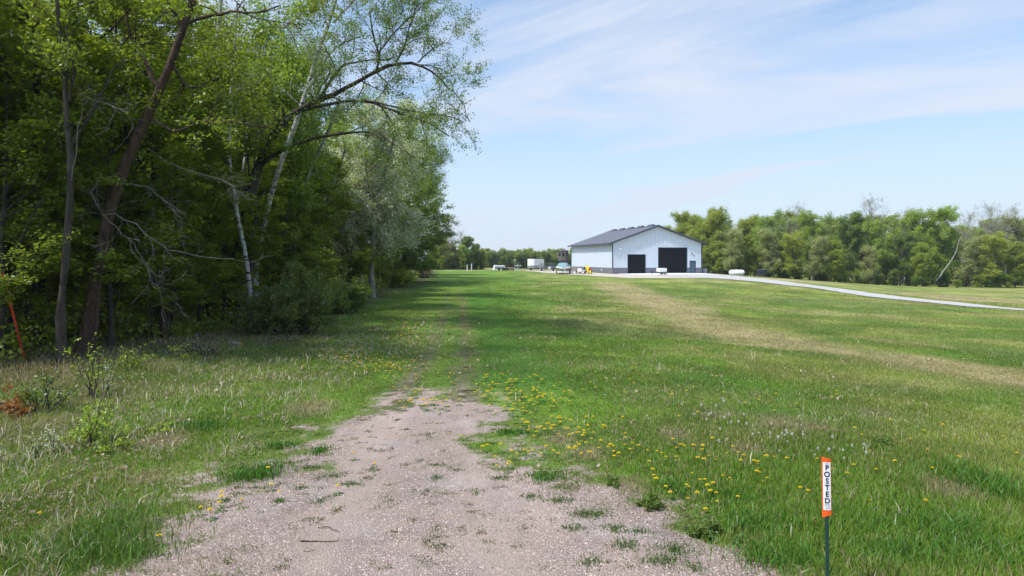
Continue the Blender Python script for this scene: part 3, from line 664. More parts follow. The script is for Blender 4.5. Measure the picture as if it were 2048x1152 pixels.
# bare dark stems inside the wood
def stem_mesh(seed, H, r, bark):
    rng = np.random.RandomState(seed); tr = march(rng, np.zeros((1, 3)), np.array([[rng.randn()*.08, rng.randn()*.08, 1]]), np.array([H]), 12, .05, .02); rt = r * np.linspace(1, .3, 12)[None]; rt[0, 0] *= 1.4
    l1, r1 = spawn(rng, tr, rt, 14, .25, 1, (.8, 2.2), (40, 85), .1, 6, .15, rk=.4); l2, r2 = spawn(rng, l1, r1, 4, .2, 1, (.3, .9), (25, 65), 0, 4, .2)
    V, Fq = tube_np([(tr, rt, 8), (l1, r1, 4), (l2, np.maximum(r2, .004), 3)]); return mesh_np('bare_tree', V, Fq, bark, smooth=True)
ST = [stem_mesh(201, 8, .09, M_BARK), stem_mesh(202, 9, .12, M_BARKR), stem_mesh(203, 7, .06, M_BARKG)]
for i in range(58):
    y = 15 + i * .95 + rngp.random() * 1.5; x = at_edge(y, rngp.uniform(.6, 7)); o = link('bare_tree', ST[i % 3]); o.location = (x, y, tz(x, y) - .05); o.rotation_euler = (0, 0, rngp.random() * 6.28)
    s = rngp.uniform(.8, 1.2); o.scale = (s * .7, s * .7, s); tag(o, ['thin dark bare stem in the shade of the left wood', 'thick reddish bare stem in the shade of the left wood', 'thin pale grey stem in the shade of the left wood'][i % 3], 'tree', 'bare stems inside the left wood, ' + ['dark', 'reddish', 'pale'][i % 3])
# far wood mass behind the rows
def mass(name, seed, n, boxf, size, pal):
    rng = np.random.RandomState(seed); c = boxf(rng, n); nrm = unit(rng.randn(n, 3) + [0, 0, .6]); a = unit(np.cross(nrm, rng.randn(n, 3))); b = np.cross(nrm, a); s = size * rng.uniform(.6, 1.4, n)[:, None] * .5
    V = np.stack([c - a*s, c + b*s*.7, c + a*s, c - b*s*.7], 1).reshape(-1, 3); p = np.array(PAL[pal]); cc = np.repeat(p[rng.randint(0, len(p), n)] * rng.uniform(.75, 1.2, (n, 1)), 4, 0)
    return tag(link(name, mesh_np(name, V, np.arange(4*n).reshape(-1, 4), M_LEAF, cols=cc)), kind='stuff')
def lw(rng, n):
    y = 4 + 150 * rng.rand(n) ** .9; x = edge(y) - 15 - 22 * rng.rand(n) ** .8; z = 12.5 * rng.rand(n) * (.8 + .4 * vn(x, y, 6, 3)) + .3; return np.stack([x, y, z], -1)
o = mass('wood_interior', 31, 110000, lw, .42, 'maple'); tag(o, 'mass of leaves closing the depth of the left wood', 'woodland')
def lu(rng, n):
    y = 12 + 120 * rng.rand(n) ** 1.3; dd = rng.rand(n) ** 1.2; x = edge(y) - .2 - 16 * dd; h = .25 + 1.8 * dd + 1.3 * vn(x, y, 1.7, 5) ** 2 * 1.6; z = ter(x, y) + h * rng.rand(n); return np.stack([x, y, z], -1)
o = mass('undergrowth', 32, 130000, lu, .12, 'maple'); tag(o, 'low leafy undergrowth on the floor of the left wood', 'undergrowth')
# ---- shrubs and saplings at the edge
def shrub(name, px, py, H, Wd, pal, label, seed, leaf=.06, per=10, n=14, bark=None, up=.9, flat=.8, k=5, group=None, Y=None, ang=(10,60)):
    rng = np.random.RandomState(seed)
    x, y = back(px, py) if Y is None else ((px - CX) / F * Y, Y)
    p0 = np.c_[rng.randn(n) * Wd * .08, rng.randn(n) * Wd * .08, np.zeros(n)]
    az = rng.rand(n) * 6.28; a = np.radians(rng.uniform(ang[0], ang[1], n)); d = np.c_[np.cos(az) * np.sin(a), np.sin(az) * np.sin(a), np.cos(a) * up]
    l1 = march(rng, p0, d, np.minimum(H, Wd / 2 / np.maximum(np.sin(a), .2)) * rng.uniform(.6, 1.05, n), 7, .12, .04); r1 = (.006 + .006 * H) * np.linspace(1, .25, 7)[None] * np.ones((n, 1))
    l2, r2 = spawn(rng, l1, r1, k, .2, 1, (.12 * H, .32 * H), (25, 65), .1, 4, .2, flat=flat)
    lf = [leaves_np(rng, l2, per, leaf, leaf * .6, PAL[pal], .5, flat)] if per else []
    return place_tree(name, build_tree([(l1, r1, 4), (l2, np.maximum(r2, .002), 3)], lf, bark or M_BARK), (x, y, tz(x, y) - .03), label=label, cat='shrub', group=group, parts=('stems', 'leaves'))
shrub('cedar_bush', 600, 668, 2.3, 3.2, 'cedar', 'rounded dull green cedar bush at the edge of the left wood', 301, .07, 55, 46, flat=1, k=8)
shrub('cedar_bush', 545, 672, 1.6, 2.4, 'cedar', 'lower cedar bush left of the rounded cedar bush', 302, .07, 45, 34, flat=1, k=8)
shrub('cedar_bush', 690, 628, 1.7, 2.6, 'dark', 'dark bush under the silvery tree, right of the rounded cedar bush', 303, .08, 40, 34, flat=1, k=7)
shrub('bush', 800, 575, 1.8, 4.0, 'maple', 'leafy bush at the wood edge below the dark maples', 304, .12, 30, 34, flat=1, k=7)
shrub('bush', 845, 556, 2.2, 5.0, 'grey', 'brownish twiggy bush at the far end of the wood edge', 305, .10, 12, 44, flat=1, k=7)
shrub('brush_pile', 400, 715, .7, 3.4, 'grey', 'tangle of bare brown brush at the wood edge above the dry grass', 306, .05, 1.2, 34, flat=1, k=9, ang=(25,85))
shrub('brush_pile', 560, 690, .5, 2.6, 'grey', 'low tangle of bare brush before the cedar bush', 307, .05, 1.0, 24, flat=1, k=9, ang=(25,85))
shrub('sapling', 188, 800, 1.35, .55, 'lime', 'upright sapling with pale buds at the left wood edge', 308, .05, 7, 6, ang=(4,25))
shrub('sapling', 178, 893, .78, .95, 'lime', 'yellow green bushy sapling in the rough grass on the left', 309, .042, 9, 14, flat=.4, k=7)
shrub('sapling', 222, 905, .42, .6, 'lime', 'low spreading yellow green sapling right of the bushy one', 310, .04, 9, 12, flat=.4, k=6, ang=(30,75))
shrub('sapling', 325, 868, .22, .42, 'lime', 'tiny yellow green sapling in dry litter', 311, .035, 8, 9, k=5, ang=(30,75))
shrub('sapling', 372, 728, .95, .45, 'lime', 'thin bright sapling before the dark wood', 312, .05, 6, 5, ang=(10,35))
shrub('sapling', 272, 742, .6, 1.0, 'maple', 'small leafy sapling at the foot of the leaning tree', 313, .05, 9, 12)
shrub('sapling', 80, 830, .7, 1.2, 'dark', 'low green seedling cluster left of the bushy sapling', 314, .05, 9, 16)
shrub('rust_leaf_branch', 12, 830, .62, .5, 'rust', 'fallen branch with withered orange leaves at the left border', 315, .05, 12, 8, flat=.8)
shrub('rust_leaf_branch', 38, 842, .33, .4, 'rust', 'small tuft of withered orange leaves right of the taller one', 316, .05, 10, 7, flat=.8)
shrub('white_flower', 105, 912, .42, .16, 'white', 'plant with white blossom spike in the rough grass, right of two', 317, .026, 12, 4, ang=(2,14))
shrub('white_flower', 70, 918, .38, .16, 'white', 'plant with white blossom spike in the rough grass, left of two', 318, .026, 10, 4, ang=(2,14))
shrub('white_flower', 212, 788, .6, .3, 'white', 'white blossoming shoot beside the upright sapling', 319, .03, 12, 5, ang=(5,22))
shrub('weed_clump', 1412, 1085, .16, .50, 'dark', 'dark blue green weed clump on the gravel edge', 320, .022, 30, 26, flat=1, k=6)
shrub('weed_clump', 1476, 1092, .10, .26, 'dark', 'small dark weed clump right of the big weed clump', 321, .02, 26, 16, flat=1, k=6)
shrub('weed_clump', 1225, 975, .12, .38, 'dark', 'dark weed clump at the grass edge above the gravel', 322, .02, 24, 18, flat=1, k=6)
shrub('weed_clump', 1300, 1022, .16, .46, 'dark', 'dark weed clump beside the dandelions at the gravel edge', 323, .022, 26, 20, flat=1, k=6)
shrub('weed_clump', 1765, 895, .16, .7, 'dark', 'dark green weed patch in the grass up right of the posted sign', 324, .03, 26, 20, flat=1, k=6)
# dead branches reaching across the front of the wood
def dead(seed, pts, Y, label, r=.015):
    rng = np.random.RandomState(seed); base = np.array(px3(*pts[0], Y[0])); ys_ = np.linspace(Y[0], Y[1], len(pts))
    q = np.array([px3(a, b, y) for (a, b), y in zip(pts, ys_)]) - base; po = resamp(q, 12, rng, .02); ro = np.linspace(r, .004, 12)[None]
    l1, r1 = spawn(rng, po, ro, 11, .15, 1, (.3, 1.1), (20, 65), -.1, 7, .22); l2, r2 = spawn(rng, l1, r1, 4, .2, 1, (.15, .45), (20, 60), -.1, 5, .22)
    V, Fq = tube_np([(po, ro, 6), (l1, np.maximum(r1, .004), 3), (l2, np.maximum(r2, .003), 3)])
    o = link('dead_branch', mesh_np('dead_branch', V, Fq, M_TWIG, smooth=True)); o.location = base; tag(o, label, 'branch')
dead(401, [(240,345),(200,360),(175,375),(190,410),(225,450),(262,480)], (16.4,15.3), 'bare pale branch hanging from the big leaning trunk')
dead(402, [(205,430),(250,420),(290,470),(330,500),(370,512),(430,515),(470,518)], (16.4,16), 'long bare pale branch reaching right from the big leaning trunk', .022)
dead(403, [(143,360),(165,190),(200,200),(250,225)], (15.1,14.5), 'bare grey branch high on the slender dark trunk', .012)
dead(404, [(230,365),(290,370),(330,400),(350,420)], (16.4,15.8), 'short bare branch right of the big leaning trunk', .015)
dead(406, [(300,300),(340,330),(390,345),(430,352),(470,372)], (17,15.8), 'bare branch reaching right in the middle of the near wood', .012)
dead(407, [(262,480),(290,520),(300,560),(320,585)], (16.2,15.6), 'thin bare branch drooping beside the leaning trunk', .010)
dead(408, [(560,60),(600,30),(640,20),(690,15)], (26,25), 'bare twiggy branch against the sky left of the white birch top', .02)
dead(409, [(600,110),(585,70),(560,40),(540,10)], (27.5,27), 'leafless birch branch rising into the sky gap', .025)
dead(410, [(690,395),(705,402),(725,405),(750,385)], (42,41), 'pale bare branch across the silvery tree', .025)
dead(405, [(480,520),(455,515),(420,500),(400,470)], (25.9,25), 'bare branch at the foot of the overhanging tree', .02)
# ------------------------------------------------------------------ right wood and far trees
PR2 = {
 'r_lime': generic(501, 14, .18, 'yel', cb=.10, nl=34, ll=(.16,.28), leaf=.25, per=30, spread=.30, up=.2),
 'r_green': generic(502, 15, .18, 'bright', cb=.22, nl=30, ll=(.15,.25), leaf=.24, per=24, spread=.28, up=.25, bark=M_BARKG),
 'r_dark': generic(503, 14, .18, 'dark', cb=.18, nl=30, ll=(.15,.26), leaf=.24, per=25, spread=.28, up=.25),
 'r_olive': generic(504, 10, .15, 'olive', cb=.08, nl=32, ll=(.18,.30), leaf=.21, per=16, spread=.26, up=.25),
 'r_gold': generic(505, 9, .13, 'gold', cb=.08, nl=28, ll=(.18,.30), leaf=.21, per=16, spread=.26, flat=.6, up=.1),
 'r_airy': generic(506, 16, .16, 'aspen', cb=.42, nl=24, ll=(.10,.19), leaf=.24, per=4.5, spread=.26, up=.35, bark=M_BARKG),
 'r_bare': generic(507, 15, .18, 'grey', cb=.30, nl=34, ll=(.16,.28), leaf=.16, per=2.6, spread=.15, up=.45, sub=8, bark=M_BARKG),
 'r_maple': generic(508, 10, .14, 'maple', cb=.08, nl=32, ll=(.18,.30), leaf=.22, per=23, spread=.24, flat=.5, up=.1),
}
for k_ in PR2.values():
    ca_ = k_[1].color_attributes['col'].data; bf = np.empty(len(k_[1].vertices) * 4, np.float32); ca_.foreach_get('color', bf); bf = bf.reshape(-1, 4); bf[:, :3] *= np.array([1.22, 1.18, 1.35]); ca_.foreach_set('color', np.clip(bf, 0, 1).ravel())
RH = dict(r_lime=14, r_green=15, r_dark=14, r_olive=10, r_gold=9, r_airy=16, r_bare=15, r_maple=10)
RW = [ # kind, px, top row, depth, label
 ('r_lime',1352,462,165,'lime green tree showing over the right slope of the barn roof'),
 ('r_lime',1388,436,160,'broad lime green tree behind the right corner of the barn'),
 ('r_lime',1428,428,152,'highest lime green crown right of the barn'),
 ('r_olive',1462,468,140,'pale olive tree above the left end of the white propane tank'),
 ('r_lime',1490,444,158,'lime green tree behind the pale olive tree over the propane tank'),
 ('r_maple',1496,482,142,'small yellow green tree just right of the propane tank'),
 ('r_green',1522,446,150,'green tree rising behind the black box blind'),
 ('r_olive',1540,468,140,'pale olive tree right of the black box blind'),
 ('r_airy',1562,428,146,'tall thin leaved tree, first that pokes above the right wood'),
 ('r_bare',1590,430,152,'grey budding tree beside the first tall thin leaved tree'),
 ('r_gold',1590,474,138,'golden green tree in the middle of the right wood'),
 ('r_green',1624,434,148,'round topped green tree right of the golden one'),
 ('r_olive',1628,482,136,'low pale olive tree in front of the round topped green tree'),
 ('r_airy',1662,434,150,'tall airy tree left of the dark trees of the right wood'),
 ('r_dark',1690,432,146,'tall dark green tree whose crown sways right of the airy tree'),
 ('r_maple',1668,492,136,'low green tree at the grass edge before the airy tree'),
 ('r_dark',1716,448,150,'dark green tree between two taller ones in the right wood'),
 ('r_bare',1748,420,152,'grey leafless topped tree, highest tip of the right wood'),
 ('r_green',1762,452,142,'green tree below the grey leafless tip'),
 ('r_olive',1735,500,136,'dull olive bushy tree at the foot of the right wood'),
 ('r_bare',1808,440,156,'thin grey bare tree left of the broad wind blown crown'),
 ('r_dark',1800,470,142,'dark tree under the thin grey bare tree'),
 ('r_green',1846,432,146,'left half of the broad wind blown green crown'),
 ('r_green',1890,428,147,'right half of the broad wind blown green crown'),
 ('r_maple',1845,498,136,'low dull green tree beneath the wind blown crown'),
 ('r_bare',1930,446,152,'pale bare tree between the wind blown crown and the brown one'),
 ('r_olive',1936,484,140,'olive tree right of the white leaning trunk'),
 ('r_bare',1984,430,146,'round brownish budding tree near the right border'),
 ('r_bare',2008,436,150,'brownish budding tree just behind the round one'),
 ('r_gold',1992,478,137,'golden green tree low before the brownish budding trees'),
 ('r_olive',2044,448,150,'pale olive tree cut by the right border'),
 ('r_maple',2030,496,138,'yellow green tree low at the right border'),
 ('r_dark',1575,486,142,'dark low tree left of the golden green tree'),
 ('r_dark',1655,478,142,'dark tree behind the low green one'),
 ('r_maple',1438,492,144,'low yellow green tree at the right corner of the barn'),
 ('r_green',2085,440,148,'green tree just outside the right border'),
]
def yb(px, Y): return tz((px - CX) / F * Y, Y)
rg = random.Random(9)
def far_tree(kind, px, top, Y, label, group, name):
    x = (px - CX) / F * Y; z = tz(x, Y); H = CAMZ - (top - HY) / F * Y - z
    s = H / RH[kind]; return place_tree(name, PR2[kind], (x, Y, z - .05), rg.random() * 6.28, max(s, .75 * s), label, group=group)
TN = dict(r_lime='lime_tree', r_green='green_tree', r_dark='dark_green_tree', r_olive='olive_green_tree', r_gold='golden_tree', r_airy='airy_tree', r_bare='budding_tree', r_maple='bushy_tree')
TN['r_lime'] = 'light_green_tree'
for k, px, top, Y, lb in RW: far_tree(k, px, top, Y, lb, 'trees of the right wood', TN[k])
for i in range(40):
    px = 1350 + i * 19 + rg.uniform(-8, 8); k = ['r_green','r_green','r_airy','r_lime','r_maple','r_maple'][rg.randrange(6)]
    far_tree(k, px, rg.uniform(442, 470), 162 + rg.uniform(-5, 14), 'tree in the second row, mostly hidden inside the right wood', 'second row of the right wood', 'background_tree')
SHM = generic(520, 3, .05, 'dark', cb=.02, nl=26, ll=(.25,.55), leaf=.24, per=12, spread=.22, up=.1)
SHM2 = generic(521, 3, .05, 'maple', cb=.02, nl=26, ll=(.25,.55), leaf=.22, per=12, spread=.22, up=.1)
for i in range(34):
    px = 1425 + i * 19.5 + rg.uniform(-16, 16); Y = 135 + rg.uniform(0, 9) + (6 if px < 1560 else 0); x = (px - CX) / F * Y
    place_tree('bush', (SHM, SHM2)[i % 2], (x, Y, tz(x, Y) - .1), rg.random() * 6.28, rg.uniform(.4, .95), ['dark green bush along the foot of the right wood', 'yellow green bush along the foot of the right wood'][i % 2], 'shrub', 'bushes at the foot of the right wood, ' + ['dark', 'yellow green'][i % 2], parts=('stems', 'leaves'))
def rwm(rng, n):
    px = 1340 + 800 * rng.rand(n); Y = 158 + 22 * rng.rand(n); x = (px - CX) / F * Y; z = ter(x, Y) + (7.5 + 4 * vn(x, Y, 5, 9)) * rng.rand(n); return np.stack([x, Y, z], -1)
o = mass('wood_depth', 33, 45000, rwm, .5, 'maple'); tag(o, 'mass of leaves closing the depth of the right wood', 'woodland')
rr = np.random.RandomState(3)
x0 = (1872 - CX) / F * 135
b0 = np.array([x0, 135, tz(x0, 135)])
lp = np.array([P(1872,562,135), P(1884,548,135), P(1893,532,135.5), P(1904,522,136), P(1912,506,136), P(1914,490,136), P(1922,474,136)]) - b0
V, Fq = tube_np([(resamp(lp, 10, rr, .05), np.linspace(.14, .06, 10)[None], 7)]); o = link('fallen_tree', mesh_np('fallen_tree', V, Fq, M_BARKG, smooth=True)); o.location = b0; tag(o, 'whitish bare trunk leaning right at the foot of the right wood', 'tree trunk')
# far trees at the end of the field
FL = [('r_bare',893,462,172,'leaning grey bare tree right behind the left wood'),('r_olive',905,492,178,'pale olive tree at the far end of the path'),('r_green',918,494,180,'bright green tree at the far end of the path'),
 ('r_bare',922,472,190,'grey budding tree behind the bright green one at the path end'),('r_dark',940,476,188,'dark green tree highest of the far clump'),('r_dark',953,490,196,'dark green tree at the right end of the far clump'),
 ('r_maple',926,512,172,'low yellow green tree before the far clump'),('r_olive',880,480,168,'olive tree peeking past the end of the left wood'),('r_green',866,470,165,'green tree just inside the end of the left wood'),('r_maple',885,515,160,'low tree at the end of the path')]
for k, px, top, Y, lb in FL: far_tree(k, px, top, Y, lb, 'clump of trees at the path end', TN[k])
for i in range(14):
    px = 868 + i * 7.3; Y = 170 + i * 1.8; x = (px - CX) / F * Y
    place_tree('bush', (SHM2, SHM)[i % 3 // 2], (x, Y, tz(x, Y) - .1), rg.random() * 6.28, rg.uniform(.8, 1.5), 'bush filling under the clump of trees at the path end', 'shrub', 'bushes at the path end', parts=('stems', 'leaves'))
for i in range(30):
    px = 958 + i * 8.2 + rg.uniform(-2, 2); k = ['r_olive','r_green','r_dark','r_lime','r_maple','r_green'][i * 5 % 6]
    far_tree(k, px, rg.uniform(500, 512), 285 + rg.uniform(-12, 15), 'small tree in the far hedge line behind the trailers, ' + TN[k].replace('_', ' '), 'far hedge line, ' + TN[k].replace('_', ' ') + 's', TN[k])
for i in range(26):
    px = 955 + i * 9.2; Y = 270; x = (px - CX) / F * Y
    place_tree('bush', (SHM, SHM2)[i % 3 // 2], (x, Y, tz(x, Y) - .1), rg.random() * 6.28, rg.uniform(1.2, 1.8), 'bush closing the foot of the far hedge line', 'shrub', 'bushes under the far hedge line', parts=('stems', 'leaves'))
# ------------------------------------------------------------------ driveway, yard, apron
M_LIME = mat('crushed_limestone', (.39, .365, .345), .95, var=.12, scale=.8, bump=.5, bscale=12, spec=.1, dirt=((.40, .35, .30), .6))
M_YARD = mat('yard_gravel', (.44, .38, .31), .95, var=.15, scale=.6, bump=.5, bscale=10, spec=.1, dirt=((.33, .28, .20), .8))
M_CONC = mat('concrete', (.60, .585, .57), .85, var=.07, scale=.5, spec=.2)
def strip(name, mt, line, widths, dz, nper=.8, nseed=0, wob=.0):
    p = resamp([(a, b, 0) for a, b in line], int(len(line) * 14))[0][:, :2]; t = np.gradient(p, axis=0); t /= np.linalg.norm(t, axis=1)[:, None]; nrm = np.c_[t[:, 1], -t[:, 0]]
    w = np.interp(np.linspace(0, 1, len(p)), np.linspace(0, 1, len(widths)), widths); K = 9; rows = []
    for k in range(K):
        f = (k / (K - 1) - .5); jit = (vn(p[:, 0] * 1.3 + k * 0, p[:, 1] * 1.3, 1, nseed + (k > 4)) - .5) * wob * (k in (0, K - 1))
        rows.append(p + nrm * (w * f + jit * np.sign(f))[:, None])
    Q = np.stack(rows, 1); Z = ter(Q[..., 0], Q[..., 1]) + dz; n = len(p)
    i = np.arange(n - 1)[:, None] * K + np.arange(K - 1)[None]; Fq = np.stack([i, i + 1, i + K + 1, i + K], -1).reshape(-1, 4)
    return tag(link(name, mesh_np(name, np.concatenate([Q, Z[..., None]], -1).reshape(-1, 3), Fq, mt, smooth=True)), kind='structure')
drv = [(27.5, 101), (29.2, 94), (30.7, 88), (33.4, 78), (35.2, 71), (37, 65), (38.5, 60), (40.5, 54), (43.2, 46), (46.5, 37), (50, 27), (54, 15)]
strip('driveway', M_LIME, drv, [13, 8, 5, 4.2, 4, 4, 4, 4, 4, 4], .05, wob=.5)
def area(name, mt, poly, dz, step, wob=0.0):
    q = np.array(poly); xs_ = np.arange(q[:, 0].min() - 1, q[:, 0].max() + 1, step); ys_ = np.arange(q[:, 1].min() - 1, q[:, 1].max() + 1, step); X, Y = np.meshgrid(xs_, ys_)
    s = sdf(poly, X, Y) + (fbm(X, Y, 3, 60) - .5) * wob; nx = len(xs_); Z = ter(X, Y) + dz
    i = np.arange(len(ys_) - 1)[:, None] * nx + np.arange(nx - 1)[None]; Fq = np.stack([i, i + 1, i + nx + 1, i + nx], -1).reshape(-1, 4); Fq = Fq[(s.ravel()[Fq] > 0).all(1)]
    us = np.unique(Fq); mp = np.zeros(X.size, int); mp[us] = np.arange(len(us)); V = np.stack([X, Y, Z], -1).reshape(-1, 3)[us]
    return tag(link(name, mesh_np(name, V, mp[Fq], mt, smooth=True)), kind='structure')
area('gravel_yard', M_YARD, [(1.5, 150), (2.2, 130), (5.5, 112), (12, 99), (15.5, 91.6), (22, 91), (31, 89), (33, 95), (33, 107), (16, 107.5), (14, 112), (11, 131), (10, 150)], .03, .3, 1.2)
# ------------------------------------------------------------------ barn
BX, BY = 15.9, 108.0; BZ = .17; BRZ = math.atan2(.19, .98)
WB, LB, HE, HP = 15.2, 23.5, 4.95, 7.62
barn = empty('barn', (BX, BY, BZ), BRZ); tag(barn, 'large white metal barn with grey roof and two dark overhead doors', 'barn')
M_WALL = ribbed('white_metal_siding', (.64, .70, .765), 0, .23, .4); M_WALLS = ribbed('white_metal_siding_side', (.64, .70, .765), 1, .23, .4)
M_WAIN = ribbed('grey_metal_wainscot', (.165, .165, .20), 0, .23, .4); M_WAINS = ribbed('grey_metal_wainscot_side', (.165, .165, .20), 1, .23, .4)
M_ROOF = ribbed('grey_metal_roof', (.115, .115, .135), 1, .23, .5); M_TRIM = mat('dark_trim', (.055, .065, .085), .45)
M_DOOR = mat('black_door', (.007, .008, .012), .6, var=.15, scale=1, spec=.12); M_DOORF = mat('dark_blue_frame', (.030, .045, .065), .5); M_ENT = mat('slate_door', (.065, .10, .135), .45)
M_WHITE = mat('white_paint', (.78, .78, .78), .4, var=.03, dirt=((.5, .48, .44), .35)); M_BLK = mat('black_rubber', (.02, .02, .02), .7); M_GALV = mat('galvanised', (.38, .40, .42), .4, .6)
def px2s(px):
    k = (px - CX) / F; return (k * BY - BX) / (.98 - .19 * k)
d1 = (px2s(1255), px2s(1291), 3.16); d2 = (px2s(1316), px2s(1374), 4.27); d3 = (px2s(1379), px2s(1391), 2.13); WH = 1.02
hw = WB / 2; pit = (HP - HE) / hw; zr = lambda x: HE + pit * min(x, WB - x)
# gable wall above wainscot, with door openings cut out (panels between)
w = MB(); cols_ = sorted([0, WB, hw, d1[0], d1[1], d2[0], d2[1], d3[0], d3[1]])
def dtop(xm):
    for a, b, h in (d1, d2, d3):
        if a < xm < b: return h
    return 0
for a, b in zip(cols_[:-1], cols_[1:]):
    if b - a < .01: continue
    z0 = max(WH, dtop((a + b) / 2)); w.extr([(a, z0), (b, z0), (b, zr(b)), (a, zr(a))], 'y', 0, .12)
w.build('gable_wall', M_WALL, barn)
w = MB(); w.box(0, .125, WH, .12, LB - .125, HE); w.build('side_wall', M_WALLS, barn)
w = MB(); w.box(WB - .12, .125, 0, WB, LB - .125, HE); w.build('far_side_wall', M_WALLS, barn)
w = MB(); w.extr([(0, 0), (WB, 0), (WB, HE), (hw, HP), (0, HE)], 'y', LB - .12, LB); w.build('back_wall', M_WALL, barn)
for a, b in ((0, d1[0]), (d1[1], d2[0]), (d2[1], d3[0]), (d3[1], WB)): w = MB(); w.box(a, -.02, -.1, b, .10, WH - .003); w.build('wainscot', M_WAIN, barn)
w = MB(); w.box(-.02, .105, -.1, .10, LB, WH - .003); w.build('wainscot', M_WAINS, barn)
w = MB(); w.box(-.05, -.05, WH, .09, -.003, HE - .02); w.box(-.05, -.003, WH, -.003, .1, HE - .02); w.box(WB - .09, -.05, WH, WB + .05, -.003, HE - .02); w.box(-.05, LB - .1, WH, -.003, LB, HE - .1); w.build('corner_trim', M_TRIM, barn)
# roof slabs with overhang, fascia, gutter
oh, og, th = .55, .45, .14
for sgn in (0, 1):
    r = MB(); xe = -oh if not sgn else WB + oh; ze = HE - pit * oh + .08
    r.extr([(xe, ze), (hw, HP + .08), (hw, HP + .08 + th), (xe, ze + th)] if not sgn else [(hw, HP + .08), (xe, ze), (xe, ze + th), (hw, HP + .08 + th)], 'y', -og, LB + og)
    ro = r.build('roof', M_ROOF, barn)
    f = MB(); f.extr([(xe, ze - .10), (hw, HP - .02), (hw, HP + .10 + th), (xe, ze + th + .02)] if not sgn else [(hw, HP - .02), (xe, ze - .10), (xe, ze + th + .02), (hw, HP + .10 + th)], 'y', -og - .04, -og - .003); f.build('rake_trim', M_TRIM, barn)
    g = MB(); x0, x1 = (xe - .13, xe - .003) if not sgn else (xe + .003, xe + .13); g.box(x0, -og, ze - .09, x1, LB + og, ze + .07); g.build('gutter', M_TRIM, barn)
rc = MB(); rc.extr([(hw - .3, HP + .13 + th - .3 * pit), (hw, HP + .13 + th), (hw + .3, HP + .13 + th - .3 * pit), (hw, HP + .09 + th)], 'y', -og, LB + og); rc.build('ridge_cap', M_TRIM, barn)
for k in range(5):
    v = MB(); y0 = 1.6 + k * 4.5; v.extr([(hw - .42, HP + .10 + th - .42 * pit), (hw - .36, HP + .22 + th - .36 * pit), (hw, HP + .34 + th), (hw + .36, HP + .22 + th - .36 * pit), (hw + .42, HP + .10 + th - .42 * pit)], 'y', y0, y0 + 2.2); v.build('ridge_vent', M_TRIM, barn)
def ohdoor(a, b, h, nrow, ncol):
    fr = MB(); fr.box(a - .003 + .0, -.035, 0, a + .10, .05, h - .003); fr.box(b - .10, -.035, 0, b + .003, .05, h - .003); fr.box(a + .10, -.035, h - .10, b - .10, .05, h - .003); fo = fr.build('door_frame', M_DOORF, barn)
    p = MB(); a += .10; b -= .10; h -= .10; p.box(a, .07, .02, b, .11, h)
    for i in range(nrow):
        z0 = .02 + h / nrow * i + .015; z1 = h / nrow * (i + 1) - .01; p.box(a + .01, .052, z0, b - .01, .07, z1)
        for j in range(ncol):
            x0 = a + (b - a) / ncol * j + .12; x1 = a + (b - a) / ncol * (j + 1) - .12; p.box(x0, .040, z0 + .10, x1, .0515, z1 - .10)
    return p.build('overhead_door', M_DOOR, barn)
ohdoor(*d1, 5, 4); ohdoor(*d2, 7, 6)
a, b, h = d3; fr = MB(); fr.box(a, -.035, 0, a + .08, .05, h - .003); fr.box(b - .08, -.035, 0, b, .05, h - .003); fr.box(a + .08, -.035, h - .09, b - .08, .05, h - .003); fr.build('door_frame', M_DOORF, barn)
e = MB(); e.box(a + .08, .04, .02, b - .08, .09, h - .09); e.box(a + .2, .028, 1.15, b - .2, .0395, 1.9); e.box(a + .2, .028, .2, b - .2, .0395, 1.0); de = e.build('entry_door', M_ENT, barn)
k = MB(); k.tube([(b - .15, .04, 1.0), (b - .15, -.03, 1.0)], .035, 8); k.build('handle', M_GALV, de)
zl = 2.5 - (497 - HY) / F * BY - BZ
s = px2s(1240); q = MB(); q.box(s - .1, -.08, zl - .12, s + .1, -.003, zl + .12); q.tube([(s, -.08, zl), (s, -.22, zl - .02), (s + .02, -.32, zl - .10)], [.07, .12, .16], 10); q.build('wall_lamp', M_WHITE, barn)
s = px2s(1384.5); zl = 2.5 - (507 - HY) / F * 110.6 - BZ
q = MB(); q.tube([(s - .02, -.003, zl), (s - .02, -.09, zl)], .20, 14); q.build('wall_lamp', M_GALV, barn)
q = MB(); q.tube([(s + .17, -.003, zl), (s + .17, -.1, zl)], .11, 12); q.build('wall_lamp', M_WHITE, barn)
q = MB(); q.box(-.07, 5.2, .45, -.023, 5.5, .75); q.build('outlet_box', M_WHITE, barn)
ap = empty('x'); bpy.data.objects.remove(ap)
def barnpt(s, t): return (BX + s * math.cos(BRZ) - t * math.sin(BRZ), BY + s * math.sin(BRZ) + t * math.cos(BRZ))
area('concrete_apron', M_CONC, [barnpt(.8, -.08), barnpt(WB + .3, -.08), barnpt(WB + .6, -7), barnpt(1.8, -7), barnpt(.2, -2.2)], .055, .25)
acm = MB(); acm.box(0, 0, 0, .75, .8, .95, .05)
def put_at(o, px, Y, rz=0, dz=0):
    x = (px - CX) / F * Y; o.location = (x, Y, tz(x, Y) + dz); o.rotation_euler = (0, 0, rz); return o
ac = acm.build('utility_box', mat('grey_box', (.25, .25, .28), .5)); p_ = barnpt(WB + .35, .2); ac.location = (*p_, BZ - .12); ac.rotation_euler = (0, 0, BRZ); tag(ac, 'grey utility box standing at the right corner of the barn', 'box')
